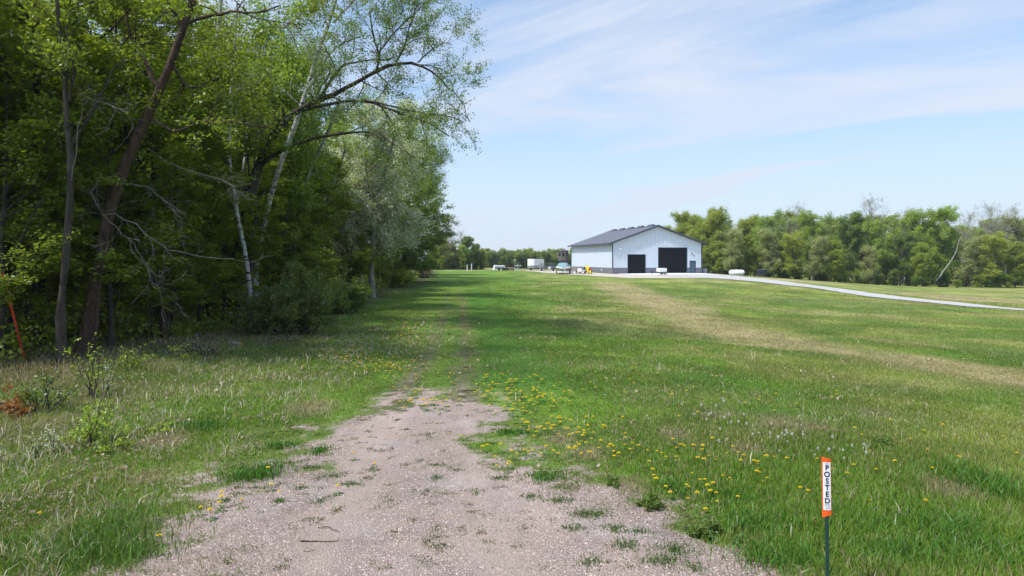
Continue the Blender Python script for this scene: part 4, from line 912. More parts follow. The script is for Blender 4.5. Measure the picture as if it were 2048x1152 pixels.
# ------------------------------------------------------------------ vehicles and yard things
def wheel(par, x, y, z, r, wd, axis='x', rim=M_WHITE):
    t = MB(); n = 20
    def cyl(mb, rr, w0, w1):
        pts = [(x + w0, y, z), (x + w1, y, z)] if axis == 'x' else [(x, y + w0, z), (x, y + w1, z)]
        mb.tube(pts, rr, n)
    cyl(t, r, -wd / 2, wd / 2); o = t.build('wheel', M_BLK, par)
    q = MB(); cyl(q, r * .58, -wd / 2 - .012, wd / 2 + .012); q.build('rim', rim, o); return o
def cargo():
    e = put_at(empty('cargo_trailer'), 1067.5, 134, R(-14)); tag(e, 'white enclosed cargo trailer with a wedge nose parked left of the boat', 'trailer')
    M = mat('trailer_white', (.80, .80, .81), .3, var=.02); w_, l_, h0, h1 = 1.15, 4.6, .5, 2.25
    b = MB(); b.prism([(-w_, -.4), (-.35, -1.25), (.35, -1.25), (w_, -.4), (w_, l_), (-w_, l_)], h0, h1); b.build('body', M, e, .03)
    b = MB(); b.prism([(-w_ - .015, -.42), (-.36, -1.27), (.36, -1.27), (w_ + .015, -.42), (w_ + .015, -.38), (-w_ - .015, -.38)], h0, h0 + .5); b.build('stone_guard', M_GALV, e)
    b = MB(); b.box(-.7, -.02, .42, .7, .12, .5); b.tube([(-w_ + .1, -.2, .44), (0, -2.3, .44)], .05, 6); b.tube([(w_ - .1, -.2, .44), (0, -2.3, .44)], .05, 6); b.tube([(0, -2.0, .05), (0, -2.0, .75)], .035, 6); b.build('tongue', M_BLK, e)
    for sx in (-1, 1):
        for yy in (1.9, 2.75): wheel(e, sx * (w_ - .02), yy, .34, .34, .2)
        f = MB(); f.box(sx * w_ + (0.003 if sx > 0 else -.14), 1.4, .68, sx * w_ + (.14 if sx > 0 else -.003), 3.25, .76); f.build('fender', M, e)
    d = MB(); d.box(-w_ - .02, .3, .65, -w_ - .004, 1.0, 2.1); do = d.build('side_door', M, e); k = MB(); k.box(-w_ - .05, .36, 1.25, -w_ - .021, .42, 1.45); k.build('handle', M_BLK, do)
cargo()
def util():
    e = put_at(empty('utility_trailer'), 1098.5, 128, R(12)); tag(e, 'open utility trailer with tall mesh sides between cargo trailer and boat', 'trailer')
    M = mat('grey_steel', (.16, .18, .19), .5, .4)
    b = MB(); b.box(-1.1, -.1, .5, 1.1, 3.4, .6); b.tube([(0, -.1, .5), (0, -1.4, .48)], .05, 6); b.box(-1.1, -.14, .6, 1.1, -.1, .85); b.build('deck', M, e)
    m_ = MB()
    for z in (.85, 1.15, 1.45): m_.tube([(-1.1, -.08, z), (1.1, -.08, z)], .025, 5); m_.tube([(-1.1, -.08, z), (-1.1, 3.4, z)], .025, 5); m_.tube([(1.1, -.08, z), (1.1, 3.4, z)], .025, 5)
    for x in np.linspace(-1.1, 1.1, 9): m_.tube([(x, -.08, .6), (x, -.08, 1.47)], .018, 5); m_.tube([(x, 3.4, .6), (x, 3.4, 1.47)], .018, 5)
    for y in np.linspace(.4, 3.0, 6): m_.tube([(-1.1, y, .6), (-1.1, y, 1.47)], .018, 5); m_.tube([(1.1, y, .6), (1.1, y, 1.47)], .018, 5)
    m_.build('mesh_rail', M, e)
    for x in (-1.22, 1.22): wheel(e, x, 1.6, .33, .33, .2)
    t = MB(); t.tube([(.0, -.3, .62), (.0, -.17, .62)], .27, 18); t.build('spare_wheel', M_WHITE, e)
util()
def boat():
    e = put_at(empty('boat'), 1126.5, 109, R(-6)); tag(e, 'white boat under a teal cover on its trailer, bow towards the camera', 'boat')
    M = mat('boat_white', (.80, .79, .77), .25, var=.02); T = mat('teal_cover', (.17, .26, .26), .7, var=.15, bump=.3, bscale=4); TAN = mat('tan_hull', (.42, .34, .27), .4)
    sec = [(-2.6,.12,.9,.62),(-1.9,.75,1.05,.50),(-1.0,1.08,1.06,.42),(.5,1.2,1.04,.38),(3.0,1.2,1.02,.38)]  # y, half width, gunwale z, keel z
    rings = []
    for y, hw_, g, kz in sec: rings.append([(0,y,kz),(hw_*.55,y,kz+.10),(hw_*.86,y,kz+.30),(hw_*.97,y,g-.14),(hw_,y,g),(-hw_,y,g),(-hw_*.97,y,g-.14),(-hw_*.86,y,kz+.30),(-hw_*.55,y,kz+.10)])
    n = 9; vs = [p for r_ in rings for p in r_]; fs = [(i*n+k,(i+1)*n+k,(i+1)*n+(k+1)%n,i*n+(k+1)%n) for i in range(len(sec)-1) for k in range(n)] + [tuple(range(n)), tuple(reversed(range((len(sec)-1)*n, len(sec)*n)))]
    b = MB(); b.add(vs, fs); hull = b.build('hull', TAN, e)
    b = MB()
    for sx in (-1, 1): b.tube([(sx*h_*1.01, y, g - .03) for y, h_, g, k_ in sec], .075, 7)
    b.tube([(-sec[0][1], sec[0][0], sec[0][2]-.03), (sec[0][1], sec[0][0], sec[0][2]-.03)], .075, 7); b.build('gunwale', M, hull)
    c = MB(); top = []
    cs = [(-2.5,.10,.04),(-1.8,.70,.16),(-.9,.78,.55),(.2,.85,.62),(2.0,.95,.42),(3.0,1.1,.15)]
    n = 5; vs = []
    for y, a, h in cs:
        full = np.interp(y, [s_[0] for s_ in sec], [s_[1] for s_ in sec]); g = np.interp(y, [s_[0] for s_ in sec], [s_[2] for s_ in sec]) + .05
        vs += [(-full*.98, y, g), (-a*.8, y, g+h), (0, y, g+h*1.06+.02), (a*.8, y, g+h), (full*.98, y, g)]
    fs = [(i*n+k,i*n+k+1,(i+1)*n+k+1,(i+1)*n+k) for i in range(len(cs)-1) for k in range(n-1)] + [(0,1,2,3,4)[::-1], tuple(range((len(cs)-1)*n, len(cs)*n))]
    c.add(vs, fs); c.build('cover', T, e)
    f = MB(); f.box(-.95, -2.4, .34, -.85, 3.0, .42); f.box(.85, -2.4, .34, .95, 3.0, .42); f.box(-1.0, -1.8, .30, 1.0, -1.65, .40); f.box(-.85, 2.0, .34, .85, 2.1, .42); f.tube([(-.9,-2.4,.38),(0,-3.6,.42),(.9,-2.4,.38)], .05, 6); f.tube([(0.35,-3.2,.0),(0.35,-3.2,.95)], .05, 6); f.box(.27,-3.28,0,.43,-3.12,.05); f.build('trailer_frame', M, e)
    for sx in (-1, 1):
        wheel(e, sx * 1.12, 1.3, .32, .32, .2); fd = MB(); fd.extr([(sx*1.0-.14,.62),(sx*1.0+.3*sx,.62),(sx*1.0+.3*sx,.70),(sx*1.0-.14,.70)] if sx > 0 else [(-1.3,.62),(-.86,.62),(-.86,.70),(-1.3,.70)], 'y', .85, 1.75); fd.build('fender', M, e)
boat()
def blind(name, label, px, Y, legs, mt, w_=.95, h_=1.75, n=8, rz=0):
    zb = legs; e = put_at(empty(name), px, Y, rz); tag(e, label, 'hunting blind')
    Pn = lambda r_: [(r_ * math.cos(2*math.pi*(k+.5)/n), r_ * math.sin(2*math.pi*(k+.5)/n)) for k in range(n)]
    b = MB(); b.prism(Pn(w_), zb, zb + h_, Pn(w_ * .97)); b.build('cabin', mt, e, .02)
    b = MB(); b.prism(Pn(w_ * 1.05), zb + h_, zb + h_ + .10, Pn(w_ * .98)); b.prism(Pn(w_ * .98), zb + h_ + .10, zb + h_ + .2, Pn(w_ * .5)); b.build('roof', mt, e)
    for k in range(n):
        a = 2*math.pi*(k+1)/n; c_, s_ = math.cos(a), math.sin(a); rr_ = w_ * math.cos(math.pi/n) * .985
        if math.sin(a) > .3: continue
        q = MB(); z0, z1 = zb + h_*.48, zb + h_*.80; hw_ = w_*.16
        pts = [(rr_*c_ - s_*o_, rr_*s_ + c_*o_) for o_ in (-hw_, hw_)]; out_ = [(x*1.02, y*1.02) for x, y in pts]
        q.prism([pts[0], pts[1], out_[1], out_[0]], z0, z1); q.build('window', M_GLASS, e)
    if legs > .3:
        l_ = MB()
        for sx in (-1, 1):
            for sy in (-1, 1): l_.tube([(sx*w_*.9, sy*w_*.9, -.02), (sx*w_*.55, sy*w_*.55, zb)], .06, 6)
        l_.tube([(-w_*.75,-w_*.75,zb*.5),(w_*.75,-w_*.75,zb*.5)], .04, 6); l_.tube([(-w_*.75,w_*.75,zb*.5),(w_*.75,w_*.75,zb*.5)], .04, 6); l_.box(-w_*.8,-w_*.8,zb-.12,w_*.8,w_*.8,zb-.003)
        l_.build('stand', M_TRIM, e)
M_GLASS = mat('dark_window', (.008, .008, .010), .15)
blind('hunting_blind', 'round brown hunting blind with dark windows raised on a stand behind the boat', 1126.3, 119, 1.98, mat('blind_brown', (.11, .092, .088), .8, var=.2), .98, 1.72)
blind('hunting_blind', 'low black box blind sitting on the grass before the right wood', 1523, 112, .05, mat('blind_black', (.022, .024, .030), .6, var=.2), .82, 1.02, 6, R(10))
def tank():
    e = put_at(empty('propane_tank'), 1473.5, 103, R(-4)); tag(e, 'white propane tank lying on the grass by the driveway', 'tank')
    b = MB(); r = .40; Lh = .78; b.tube([(-Lh-r*math.cos(a)*.95, 0, .52) for a in (0,.35,.7,1.1)] + [(-Lh,0,.52),(Lh,0,.52)] + [(Lh+r*math.cos(a)*.95, 0, .52) for a in (1.1,.7,.35,0)], [.02, r*.40, r*.68, r*.92, r, r, r*.92, r*.68, r*.40, .02], 24); b.build('vessel', M_WHITE, e)
    b = MB(); b.tube([(0,0,.88),(0,0,1.02)], [.16,.13], 14); b.build('dome', mat('tank_dome', (.3,.3,.3), .5), e)
    for sx in (-1, 1): b = MB(); b.box(sx*.62-.06, -.3, -.03, sx*.62+.06, .3, .2); b.build('foot', M_GALV, e)
tank()
def small_trailer():
    e = put_at(empty('box_trailer'), 1318, 103.5, BRZ); tag(e, 'small white covered trailer with a tongue, parked before the barn doors', 'trailer')
    b = MB(); b.extr([(-.15,.42),(1.05,.42),(1.10,.75),(1.0,1.0),(-.1,1.0),(-.2,.75)], 'y', -.5, .6); b.build('body', M_WHITE, e, .04)
    b = MB(); b.box(-.1,-.45,.34,1.0,.55,.415); b.tube([(-.1,.05,.38),(-1.15,.05,.36)], .04, 6); b.tube([(-1.1,.05,.02),(-1.1,.05,.62)], .04, 6); b.box(-1.2,-.02,.5,-1.0,.12,.62); b.build('tongue', M_BLK, e)
    for y in (-.6, .7): wheel(e, .75, y, .22, .22, .14, 'y', M_GALV)
    b = MB(); b.tube([(1.02,.05,.36),(1.12,.05,.0)], .03, 6); b.build('stand', M_BLK, e)
small_trailer()
# slide playset
pl = put_at(empty('slide'), 1174, 108, R(25)); tag(pl, 'yellow plastic toy slide by the left wall of the barn', 'slide')
MY = mat('yellow_plastic', (.78, .50, .01), .4); MR = mat('red_plastic', (.38, .01, .04), .4); MG = mat('green_plastic', (.03, .22, .07), .4)
b = MB(); b.add([(-.28,.1,1.15),(.28,.1,1.15),(.28,-.9,.1),(-.28,-.9,.1),(-.28,.1,1.08),(.28,.1,1.08),(.28,-.9,.03),(-.28,-.9,.03)], [(0,1,2,3),(7,6,5,4),(0,4,5,1),(2,6,7,3),(1,5,6,2),(3,7,4,0)])
for sx in (-1,1): b.tube([(sx*.28,.12,1.25),(sx*.28,-.4,.78),(sx*.28,-.95,.15)], .05, 6)
b.build('chute', MY, pl); b = MB(); b.box(-.3,.12,0,-.2,.22,1.25); b.box(.2,.12,0,.3,.22,1.25); [b.box(-.2,.13,.2+.25*i,.2,.21,.27+.25*i) for i in range(4)]; b.build('ladder', MY, pl)
tb = put_at(empty('toy_table'), 1180.5, 106.5, 0); tag(tb, 'red and green plastic toy table right of the yellow slide', 'toy')
b = MB(); b.box(-.28,-.3,.66,.28,.3,.78,.06); b.tube([(-.1,0,.78),(-.1,0,1.0)], .12, 8); b.build('top', MR, tb)
for sx in (-1,1): b = MB(); b.tube([(sx*.2,-.18,0),(sx*.2,-.18,.658)], .06, 8); b.tube([(sx*.2,.18,0),(sx*.2,.18,.658)], .06, 8); b.build('leg', MG, tb)
gn = put_at(empty('lawn_tractor'), 1163, 108, R(70)); tag(gn, 'white riding machine with a black seat left of the yellow slide', 'mower')
b = MB(); b.extr([(-.62,.35),(.55,.30),(.62,.55),(.5,.86),(-.05,.9),(-.15,.62),(-.62,.62)], 'x', -.36, .36); b.build('body', M_WHITE, gn, .04)
b = MB(); b.extr([(-.5,.62),(-.1,.62),(-.1,.72),(-.38,.74),(-.46,1.12),(-.55,1.12)], 'x', -.2, .2); b.build('seat', M_BLK, gn); b = MB(); b.tube([(0,.1,.86),(0,.0,1.1)], .03, 6); b.tube([(0,.0,1.1),(0,-.02,1.13)], .17, 12); b.build('steering_wheel', M_BLK, gn)
for sx in (-1,1): wheel(gn, sx*.42, -.38, .27, .27, .2); wheel(gn, sx*.38, .42, .18, .18, .14)
tbx = put_at(empty('wooden_table'), 1147.5, 110, R(5)); tag(tbx, 'low wooden table with a pale tan top between the boat and the white machine', 'table')
MT = mat('pale_wood', (.46, .38, .22), .8, dirt=((.3,.2,.12),.5)); b = MB(); b.box(-.75,-.45,.72,.75,.45,.86); b.build('top', MT, tbx)
MW2 = mat('brown_wood', (.22, .13, .09), .8); b = MB(); [b.box(x-.06,y-.06,0,x+.06,y+.06,.718) for x in (-.65,.65) for y in (-.35,.35)]; b.build('legs', MW2, tbx)
cr = put_at(empty('crate'), 1151.5, 109.2, 0); tag(cr, 'brown wooden crate before the pale topped table', 'crate'); b = MB(); [b.box(-.3,-.3+.0,.02+.2*i,.3,-.26,.17+.2*i) for i in range(3)]; [b.box(-.3,.26,.02+.2*i,.3,.3,.17+.2*i) for i in range(3)]; [b.box(sx*.3-.04*(sx>0),-.26,.02+.2*i,sx*.3+.04*(sx<0),.26,.17+.2*i) for i in range(3) for sx in (-1,1)]; b.build('slats', MW2, cr)
bn = put_at(empty('storage_box'), 1146, 108.5, 0); tag(bn, 'white storage box on the ground under the pale topped table', 'box'); b = MB(); b.box(-.4,-.25,0,.4,.25,.42,.03); b.build('body', M_WHITE, bn); b = MB(); b.box(-.43,-.28,.423,.43,.28,.48,.03); b.build('lid', M_WHITE, bn)
# left group
cp = put_at(empty('truck_topper'), 999, 142, R(8)); tag(cp, 'white pickup bed topper lying in the field, leftmost of the parked things', 'truck topper')
b = MB(); b.extr([(-1.2,.1),(1.2,.1),(1.12,1.05),(-.95,1.1)], 'y', 0, 2.2); b.build('shell', M_WHITE, cp, .04)
b = MB(); b.box(-1.0,-.02,.35,1.0,-.003,.85); b.build('window', mat('tinted_glass', (.30,.33,.38), .2), cp)
fb = put_at(empty('flatbed_trailer'), 1003, 139, R(0)); tag(fb, 'low black flatbed trailer before the white topper', 'trailer')
b = MB(); b.box(-1.3,-.8,.42,1.3,.8,.52); b.tube([(1.3,0,.45),(2.6,0,.45)], .05, 6); b.build('deck', M_BLK, fb)
for x in (-.5,.4): wheel(fb, x, -.95, .3, .3, .18, 'y', M_BLK); wheel(fb, x, .95, .3, .3, .18, 'y', M_BLK)
lg = MB()
for i, (x, z, r_) in enumerate([(-.5,.16,.16),(-.1,.15,.15),(.3,.17,.17),(-.3,.43,.14),(.1,.44,.15)]): lg.tube([(x-.9,i*.05,z),(x+.9,i*.08,z+.02)], r_, 8)
o = put_at(lg.build('log_pile', mat('old_wood', (.22,.17,.12), .9)), 1018, 139, R(5)); tag(o, 'small heap of brown logs right of the flatbed trailer', 'log pile')
bl = put_at(empty('boat_lift'), 1035.5, 138, R(10)); tag(bl, 'pale metal boat lift frame standing left of the cargo trailer', 'boat lift')
MP = mat('pale_metal', (.42,.50,.50), .45, .3); b = MB(); b.box(-.55,-.35,0,-.4,1.6,.12); b.box(.4,-.35,0,.55,1.6,.12); b.tube([(0,-.2,.05),(0,-.2,1.35)], .09, 8); b.tube([(-.62,-.2,.95),(.62,-.2,.9)], .08, 8); b.tube([(-.55,-.2,.95),(-.55,-.2,.6)], .06, 6); b.tube([(.6,-.2,.9),(.6,-.2,1.15)], .06, 6); b.box(-.4,-.3,.03,.4,-.1,.14); b.build('frame', MP, bl)
b = MB(); b.tube([(-.5,.4,.0),(-.5,.4,2.15)], .045, 6); b.box(-.66,.36,2.0,-.34,.44,2.3); b.build('mast', MP, bl)
for px, tp, lb in ((934.3, 530, 'white post left of the second white post in the far grass'), (943, 528, 'white post right of the first white post in the far grass')):
    Y = 141; x = (px - CX)/F*Y; z = tz(x, Y); H = CAMZ - (tp - HY)/F*Y - z; b = MB(); b.box(-.08,-.08,0,.08,.08,H,.01); b.prism([(-.12,-.12),(.12,-.12),(.12,.12),(-.12,.12)], H, H+.07, [(-.03,-.03),(.03,-.03),(.03,.03),(-.03,.03)])
    o = b.build('white_post', M_WHITE); put_at(o, px, Y); tag(o, lb, 'post')
sg = put_at(empty('yellow_green_post'), 957.3, 139, 0); tag(sg, 'thin yellow green capped post right of the white posts', 'post'); b = MB(); b.tube([(0,0,0),(0,0,.62)], .05, 8); b.build('pole', mat('post_tan', (.30,.32,.12), .7), sg); b = MB(); b.tube([(0,0,.622),(0,0,.78)], .12, 10); b.build('cap', mat('post_cap', (.35,.42,.06), .6), sg)
# farm fence at the path end
for i in range(5):
    b = MB(); b.tube([(0,0,-.05),(0,0,1.1)], .06, 6); o = put_at(b.build('fence_post', mat('weathered_post', (.33,.28,.2), .9) if i == 0 else bpy.data.materials['weathered_post']), 846 + i*6.5, 158 + i*1.5); tag(o, 'weathered wooden fence post in the pale grass at the path end', 'post', 'fence posts at the path end')
# ------------------------------------------------------------------ posted sign, marker
sg = empty('posted_sign'); SY = 4.95; sx_ = (1655 - CX)/F*SY; gz = tz(sx_, SY); sg.location = (sx_, SY, gz); sg.rotation_euler = (0, R(-.6), R(-13))
tag(sg, 'orange POSTED marker on a dark green stake in the grass at the lower right', 'sign')
zt = CAMZ - (915 - HY)/F*SY - gz; zb_ = CAMZ - (1031 - HY)/F*SY - gz
M_OR = mat('orange_plastic', (.80, .105, .012), .35, var=.04, scale=8); M_STK = mat('white_sticker', (.80, .80, .82), .35, var=.02); M_INK = mat('black_ink', (.008, .008, .02), .5); M_GREY = mat('grey_ink', (.30, .32, .36), .6)
hwp = .0315; n = 9; prof = [(-hwp + 2*hwp*i/(n-1), -.006*math.sin(math.pi*i/(n-1))**.8 if 0 < i < n-1 else 0) for i in range(n)]
b = MB(); vs = []; hh = zt - zb_
for z, cut in ((0, 0), (hh, 0)):
    for x, y in prof: vs.append((x, y, z + (.012*x/hwp if z == 0 else -.007*x/hwp)))
    for x, y in reversed(prof): vs.append((x, y + .004, z + (.012*x/hwp if z == 0 else -.007*x/hwp)))
m_ = 2*n; b.add(vs, [tuple(reversed(range(m_))), tuple(range(m_, 2*m_))] + [(i, (i+1) % m_, m_+(i+1) % m_, m_+i) for i in range(m_)])
pn = b.build('marker_panel', M_OR, sg); pn.location = (0, -.012, zb_)
def yarc(x): t = (x + hwp)/(2*hwp); return -.006*max(math.sin(math.pi*t), 0)**.8
def curved(name, mt, x0, x1, z0, z1, off, par):
    b = MB(); k = 10; xs_ = [x0 + (x1-x0)*i/(k-1) for i in range(k)]; vs = [(x, yarc(x) - off, z) for z in (z0, z1) for x in xs_] + [(x, yarc(x) - off + .0006, z) for z in (z0, z1) for x in xs_]
    b.add(vs, [(i, i+1, k+i+1, k+i) for i in range(k-1)] + [(3*k+i, 3*k+i+1, 2*k+i+1, 2*k+i) for i in range(k-1)]); return b.build(name, mt, par)
st = curved('sticker', M_STK, -.0235, .0275, .045, hh - .031, .0016, pn)
cu = bpy.data.curves.new('lettering', 'FONT'); cu.body = '\n'.join('POSTED'); cu.align_x = 'CENTER'; cu.size = .0600; cu.space_line = .90; cu.offset = .0016; cu.extrude = .0001
to = bpy.data.objects.new('tmp', cu); COL.objects.link(to); bpy.context.view_layer.update()
me = bpy.data.meshes.new_from_object(to.evaluated_get(bpy.context.evaluated_depsgraph_get())); bpy.data.objects.remove(to)
nv = len(me.vertices); co = np.empty(nv * 3, np.float32); me.vertices.foreach_get('co', co); co = co.reshape(-1, 3)
x = co[:, 0] * .84 + .002; z = co[:, 1]; zc = z - z.max(); zspan = (hh - .031 - .018) - (.045 + .050); z = hh - .031 - .018 + zc * zspan / (-zc.min()); y = np.array([yarc(a) for a in x]) - .0038 - co[:, 2]
me.vertices.foreach_set('co', np.stack([x, y, z], -1).astype(np.float32).ravel()); me.materials.clear(); me.materials.append(M_INK); me.update(); link('lettering', me, st)
for z0, z1, xa, xb in ((hh-.040, hh-.036, -.012, .014), (hh-.0455, hh-.0445, -.019, .023), (.083, .087, -.017, .020), (.076, .079, -.018, .022), (.069, .070, -.019, .023), (.061, .064, -.014, .018), (.054, .057, -.016, .020)):
    curved('small_print', M_GREY, xa, xb, z0, z1, .0024, st)
b = MB(); b.box(-.0030,-.010,-.1,.0030,.012,zb_+.25); b.box(-.013,-.0135,-.1,.013,-.0102,zb_+.25); b.build('stake', mat('dark_green_stake', (.012,.045,.032), .45), sg)
Ym = 15.6; xm = (50-CX)/F*Ym; q = P(6,546,15.1); gz = tz(xm, Ym); b = MB(); v_ = Vector(q) - Vector((xm, Ym, gz)); b.tube([(0,0,0)] + [tuple(v_*t) for t in (.3,.6,1)], [.026,.025,.024,.022], 8)
o = b.build('marker_pole', mat('red_orange_pole', (.62,.06,.02), .5)); o.location = (xm, Ym, gz-.02); tag(o, 'slim red orange marker pole leaning at the left border', 'pole')
# cut logs
def log(px, py, L_, r, rz, label, bark, endc):
    x, y = back(px, py); e = empty('cut_log', (x, y, tz(x, y) + r*.75), rz); tag(e, label, 'log'); b = MB(); b.tube([(-L_/2,0,0),(-L_*.2,0,.006),(L_*.2,0,-.004),(L_/2,0,0)], [r,r*1.04,r*.97,r], 14, False); b.build('bark', bark, e)
    b = MB(); b.tube([(-L_/2-.003,0,0),(-L_/2+.01,0,0)], r*.97, 14); b.tube([(L_/2-.01,0,0),(L_/2+.003,0,0)], r*.97, 14); b.build('cut_end', endc, e)
log(471, 693, .52, .07, R(-38), 'short birch log with an orange cut end lying in the grass edge', M_BARKG, mat('orange_wood', (.42,.19,.06), .8))
log(682, 610, .42, .07, R(5), 'short white birch log lying at the foot of the silvery tree', M_BIRCH, mat('pale_cut_wood', (.5,.42,.3), .8))
rs = np.random.RandomState(8)
def stick(pts, r, label, lift=.02):
    q = np.array([(lambda a: (a[0], a[1], tz(*a) + lift))(back(*p)) for p in pts]); b0 = q[0].copy(); V, Fq = tube_np([(resamp(q - b0, 9, rs, .006), np.linspace(r, r*.4, 9)[None], 5)])
    o = link('stick', mesh_np('stick', V, Fq, M_BARK, smooth=True)); o.location = b0; tag(o, label, 'stick')
stick([(636,1060),(655,1066),(679,1077)], .006, 'short thin stick on the gravel, upper of the sticks'); stick([(601,1093),(640,1094),(678,1090)], .007, 'straight thin stick on the gravel, longest of the sticks'); stick([(610,1110),(632,1115)], .004, 'tiny twig on the gravel below the straight stick')
stick([(640,612),(660,607),(680,600)], .02, 'pale fallen branch beside the white birch log', .12); stick([(715,598),(730,592),(738,588)], .02, 'fallen branch right of the white birch log', .15)
# ------------------------------------------------------------------ grass, gravel and flowers
rg2 = np.random.RandomState(99)
def sample_ground(n, y0, y1, pw, marg=1.5, x_of=None):
    """points over the ground in front, denser near the camera"""
    u_ = rg2.rand(n); a = 1 - pw; Y = (y0 ** a + u_ * (y1 ** a - y0 ** a)) ** (1 / a); X = (rg2.rand(n) * 2 - 1) * (.80 * Y + marg); return X, Y
def blades(name, X, Y, h, w, col, lean=.35, label=None):
    n = len(X); Z = ter(X, Y); az = rg2.rand(n) * 6.283; u_ = np.c_[np.cos(az), np.sin(az), np.zeros(n)]; la = rg2.rand(n) * 6.283
    ln = lean * (.3 + rg2.rand(n)); d = np.c_[np.cos(la) * ln, np.sin(la) * ln, np.ones(n)]; d[:, 2] *= np.sqrt(np.maximum(1 - ln ** 2 * .6, .1))
    b = np.c_[X, Y, Z - .01]; mid = b + d * np.array([.35, .35, .62]) * h[:, None]; tip = b + d * h[:, None]; tip[:, 2] -= ln * h * .25
    wv = u_ * (w * .5)[:, None]; V = np.stack([b, mid + wv, tip, mid - wv], 1).reshape(-1, 3)
    me = mesh_np(name, V, np.arange(4 * n).reshape(-1, 4), M_GRASS, cols=np.repeat(np.clip(col, 0, 1), 4, 0)); o = link(name, me); return tag(o, label, None, None, 'stuff')
def batch(n, y0, y1, pw):
    X, Y = sample_ground(n, y0, y1, pw); c, g = gcol(X, Y); gravel, trk, br, side, n1, n2, n3, n4 = masks(X, Y)
    p = 1 - gravel * .985; p *= 1 - .6 * np.clip(trk, 0, 1); p *= 1 - .55 * side; p *= 1 - .35 * br
    in_drive = pld(drv, X, Y) < 2.3
    k = (rg2.rand(n) < p * (.55 + .6 * n2)) & ~in_drive & (X - edge(Y) > -9); return X[k], Y[k], c[k], [q[k] for q in (gravel, trk, br, side, n1, n2, n3, n4)]
for nm, n, y0, y1, pw in (('grass', 560000, 3.8, 17, 1.35), ('grass', 430000, 17, 75, 1.5)):
    X, Y, c, (gravel, trk, br, side, n1, n2, n3, n4) = batch(n, y0, y1, pw); m = len(X)
    path = ss(np.abs(X + .09 * Y - .3), 2.6, 1.4) * ss(Y, 7, 12)
    rough = np.maximum(ss(X - edge(Y), 5.0, 2.0) * ss(Y, 26, 16), ss(X, 1.2, 3.0) * ss(Y, 11, 7))
    h = (.032 + .040 * rg2.rand(m) + .030 * n3) * (1 + 1.25 * rough * (.4 + n1)) * (1 - .45 * path) * (1 - .6 * gravel) * (1 - .35 * br) * (.75 + .6 * n2)
    w = .0055 + .00065 * Y * (.6 + .6 * rg2.rand(m))
    dryp = np.clip(.13 + .45 * ss(n1 * .6 + n4 * .5, .45, .75) + .25 * rough * (X < 0) + .5 * side + .5 * br, 0, .85) * np.where(ss(n3, .5, .6) > .5, .55, 1)
    dryp = np.clip(dryp + .35 * ss(c[:, 0] / (c[:, 1] + 1e-3), .95, 1.15), 0, .95); dr = rg2.rand(m) < dryp * .6; tint = rg2.rand(m, 1)
    g_ = np.array([.125, .225, .026]) * (1 - tint) + np.array([.205, .262, .046]) * tint; g_ = g_ * (.62 + .60 * rg2.rand(m, 1)) * (.8 + .4 * n1[:, None])
    g_ = g_ * .36 + c * 1.25 * .64
    d_ = np.array([.40, .33, .18]) * (.5 + .65 * rg2.rand(m, 1))
    blades(nm, X, Y, h, w, np.where(dr[:, None], d_, g_), label='green lawn grass mixed with dry blades')
# dry stalks on the rough left edge and here and there
X, Y = sample_ground(100000, 4.5, 24, 1.2); n1 = fbm(X, Y, .9, 1); gr = gcol(X, Y)[1]
k = ((X < -1.5) & (X - edge(Y) < 7.5) & (n1 * .6 + fbm(X, Y, .4, 77, 2) * .4 > .50) & (gr < .4) & (X - edge(Y) > -2)) | ((fbm(X, Y, .35, 90, 2) > .74) & (gr < .5) & (rg2.rand(len(X)) < .5)); X, Y = X[k], Y[k]; m = len(X)
blades('dry_grass', X, Y, .08 + .24 * rg2.rand(m) ** 3, .0045 + .0005 * Y, np.array([.50, .43, .29]) * (.45 + .65 * rg2.rand(m, 1)), .75, 'bleached dry grass stalks standing in the rough edge')
# thick tufts
def tufts(spots, hh_, colr, n, sp, name='grass_tuft', label=None):
    Xs, Ys, H = [], [], []
    for (px, py, s) in spots:
        x, y = back(px, py); k = int(n * s); ax = rg2.uniform(.6, 1.6); Xs.append(x + rg2.randn(k) * sp * s * ax + (rg2.rand(k) < .4) * rg2.randn(k) * sp * s * 1.6); Ys.append(y + rg2.randn(k) * sp * s / ax + (rg2.rand(k) < .4) * rg2.randn(k) * sp * s * 1.2); H.append(np.full(k, hh_ * s))
    X, Y, H = map(np.concatenate, (Xs, Ys, H)); m = len(X); blades(name, X, Y, H * (.5 + .7 * rg2.rand(m)), .006 + .0006 * Y, np.array(colr) * (.6 + .7 * rg2.rand(m, 1)), .5, label)
tufts([(225,1090,1.1),(245,1060,1.0),(165,1110,.9),(130,1130,.8),(200,1130,.8),(270,1120,.6),(20,1100,.5)], .22, (.125,.215,.035), 420, .17, label='tall fresh green grass tuft at the lower left')
tufts([(530,950,.7),(490,965,.6),(560,900,.5),(400,860,.7),(640,905,.4),(1520,1060,.9),(1560,1130,.9),(1900,1080,1.2),(1980,990,1.3),(1720,1060,.9),(1960,1140,1.1),(1800,1130,1),(1470,1010,.7),(1350,985,.6),(1090,960,.5),(1030,870,.5)], .20, (.085,.19,.022), 700, .16, label='fresh green grass tufts')
small = [(875,935,.25),(840,925,.22),(873,960,.3),(830,985,.2),(835,885,.18),(900,940,.2),(745,955,.2),(700,975,.3),(665,955,.3),(640,1010,.25),(700,1060,.15),(775,1000,.2),(770,1030,.15),(1180,1040,.4),(1120,1010,.35),(1060,1000,.3),(1250,1100,.35),(1350,1110,.4),(1280,1070,.3),(1320,1130,.35),(1180,1130,.3),(1390,1140,.3),(560,1010,.25),(520,1030,.2),(1000,960,.3),(1050,1030,.2),(1225,1060,.3),(620,940,.3),(600,980,.25),(940,900,.2),(860,870,.2),(780,860,.2),(960,985,.2),(1150,1065,.3)]
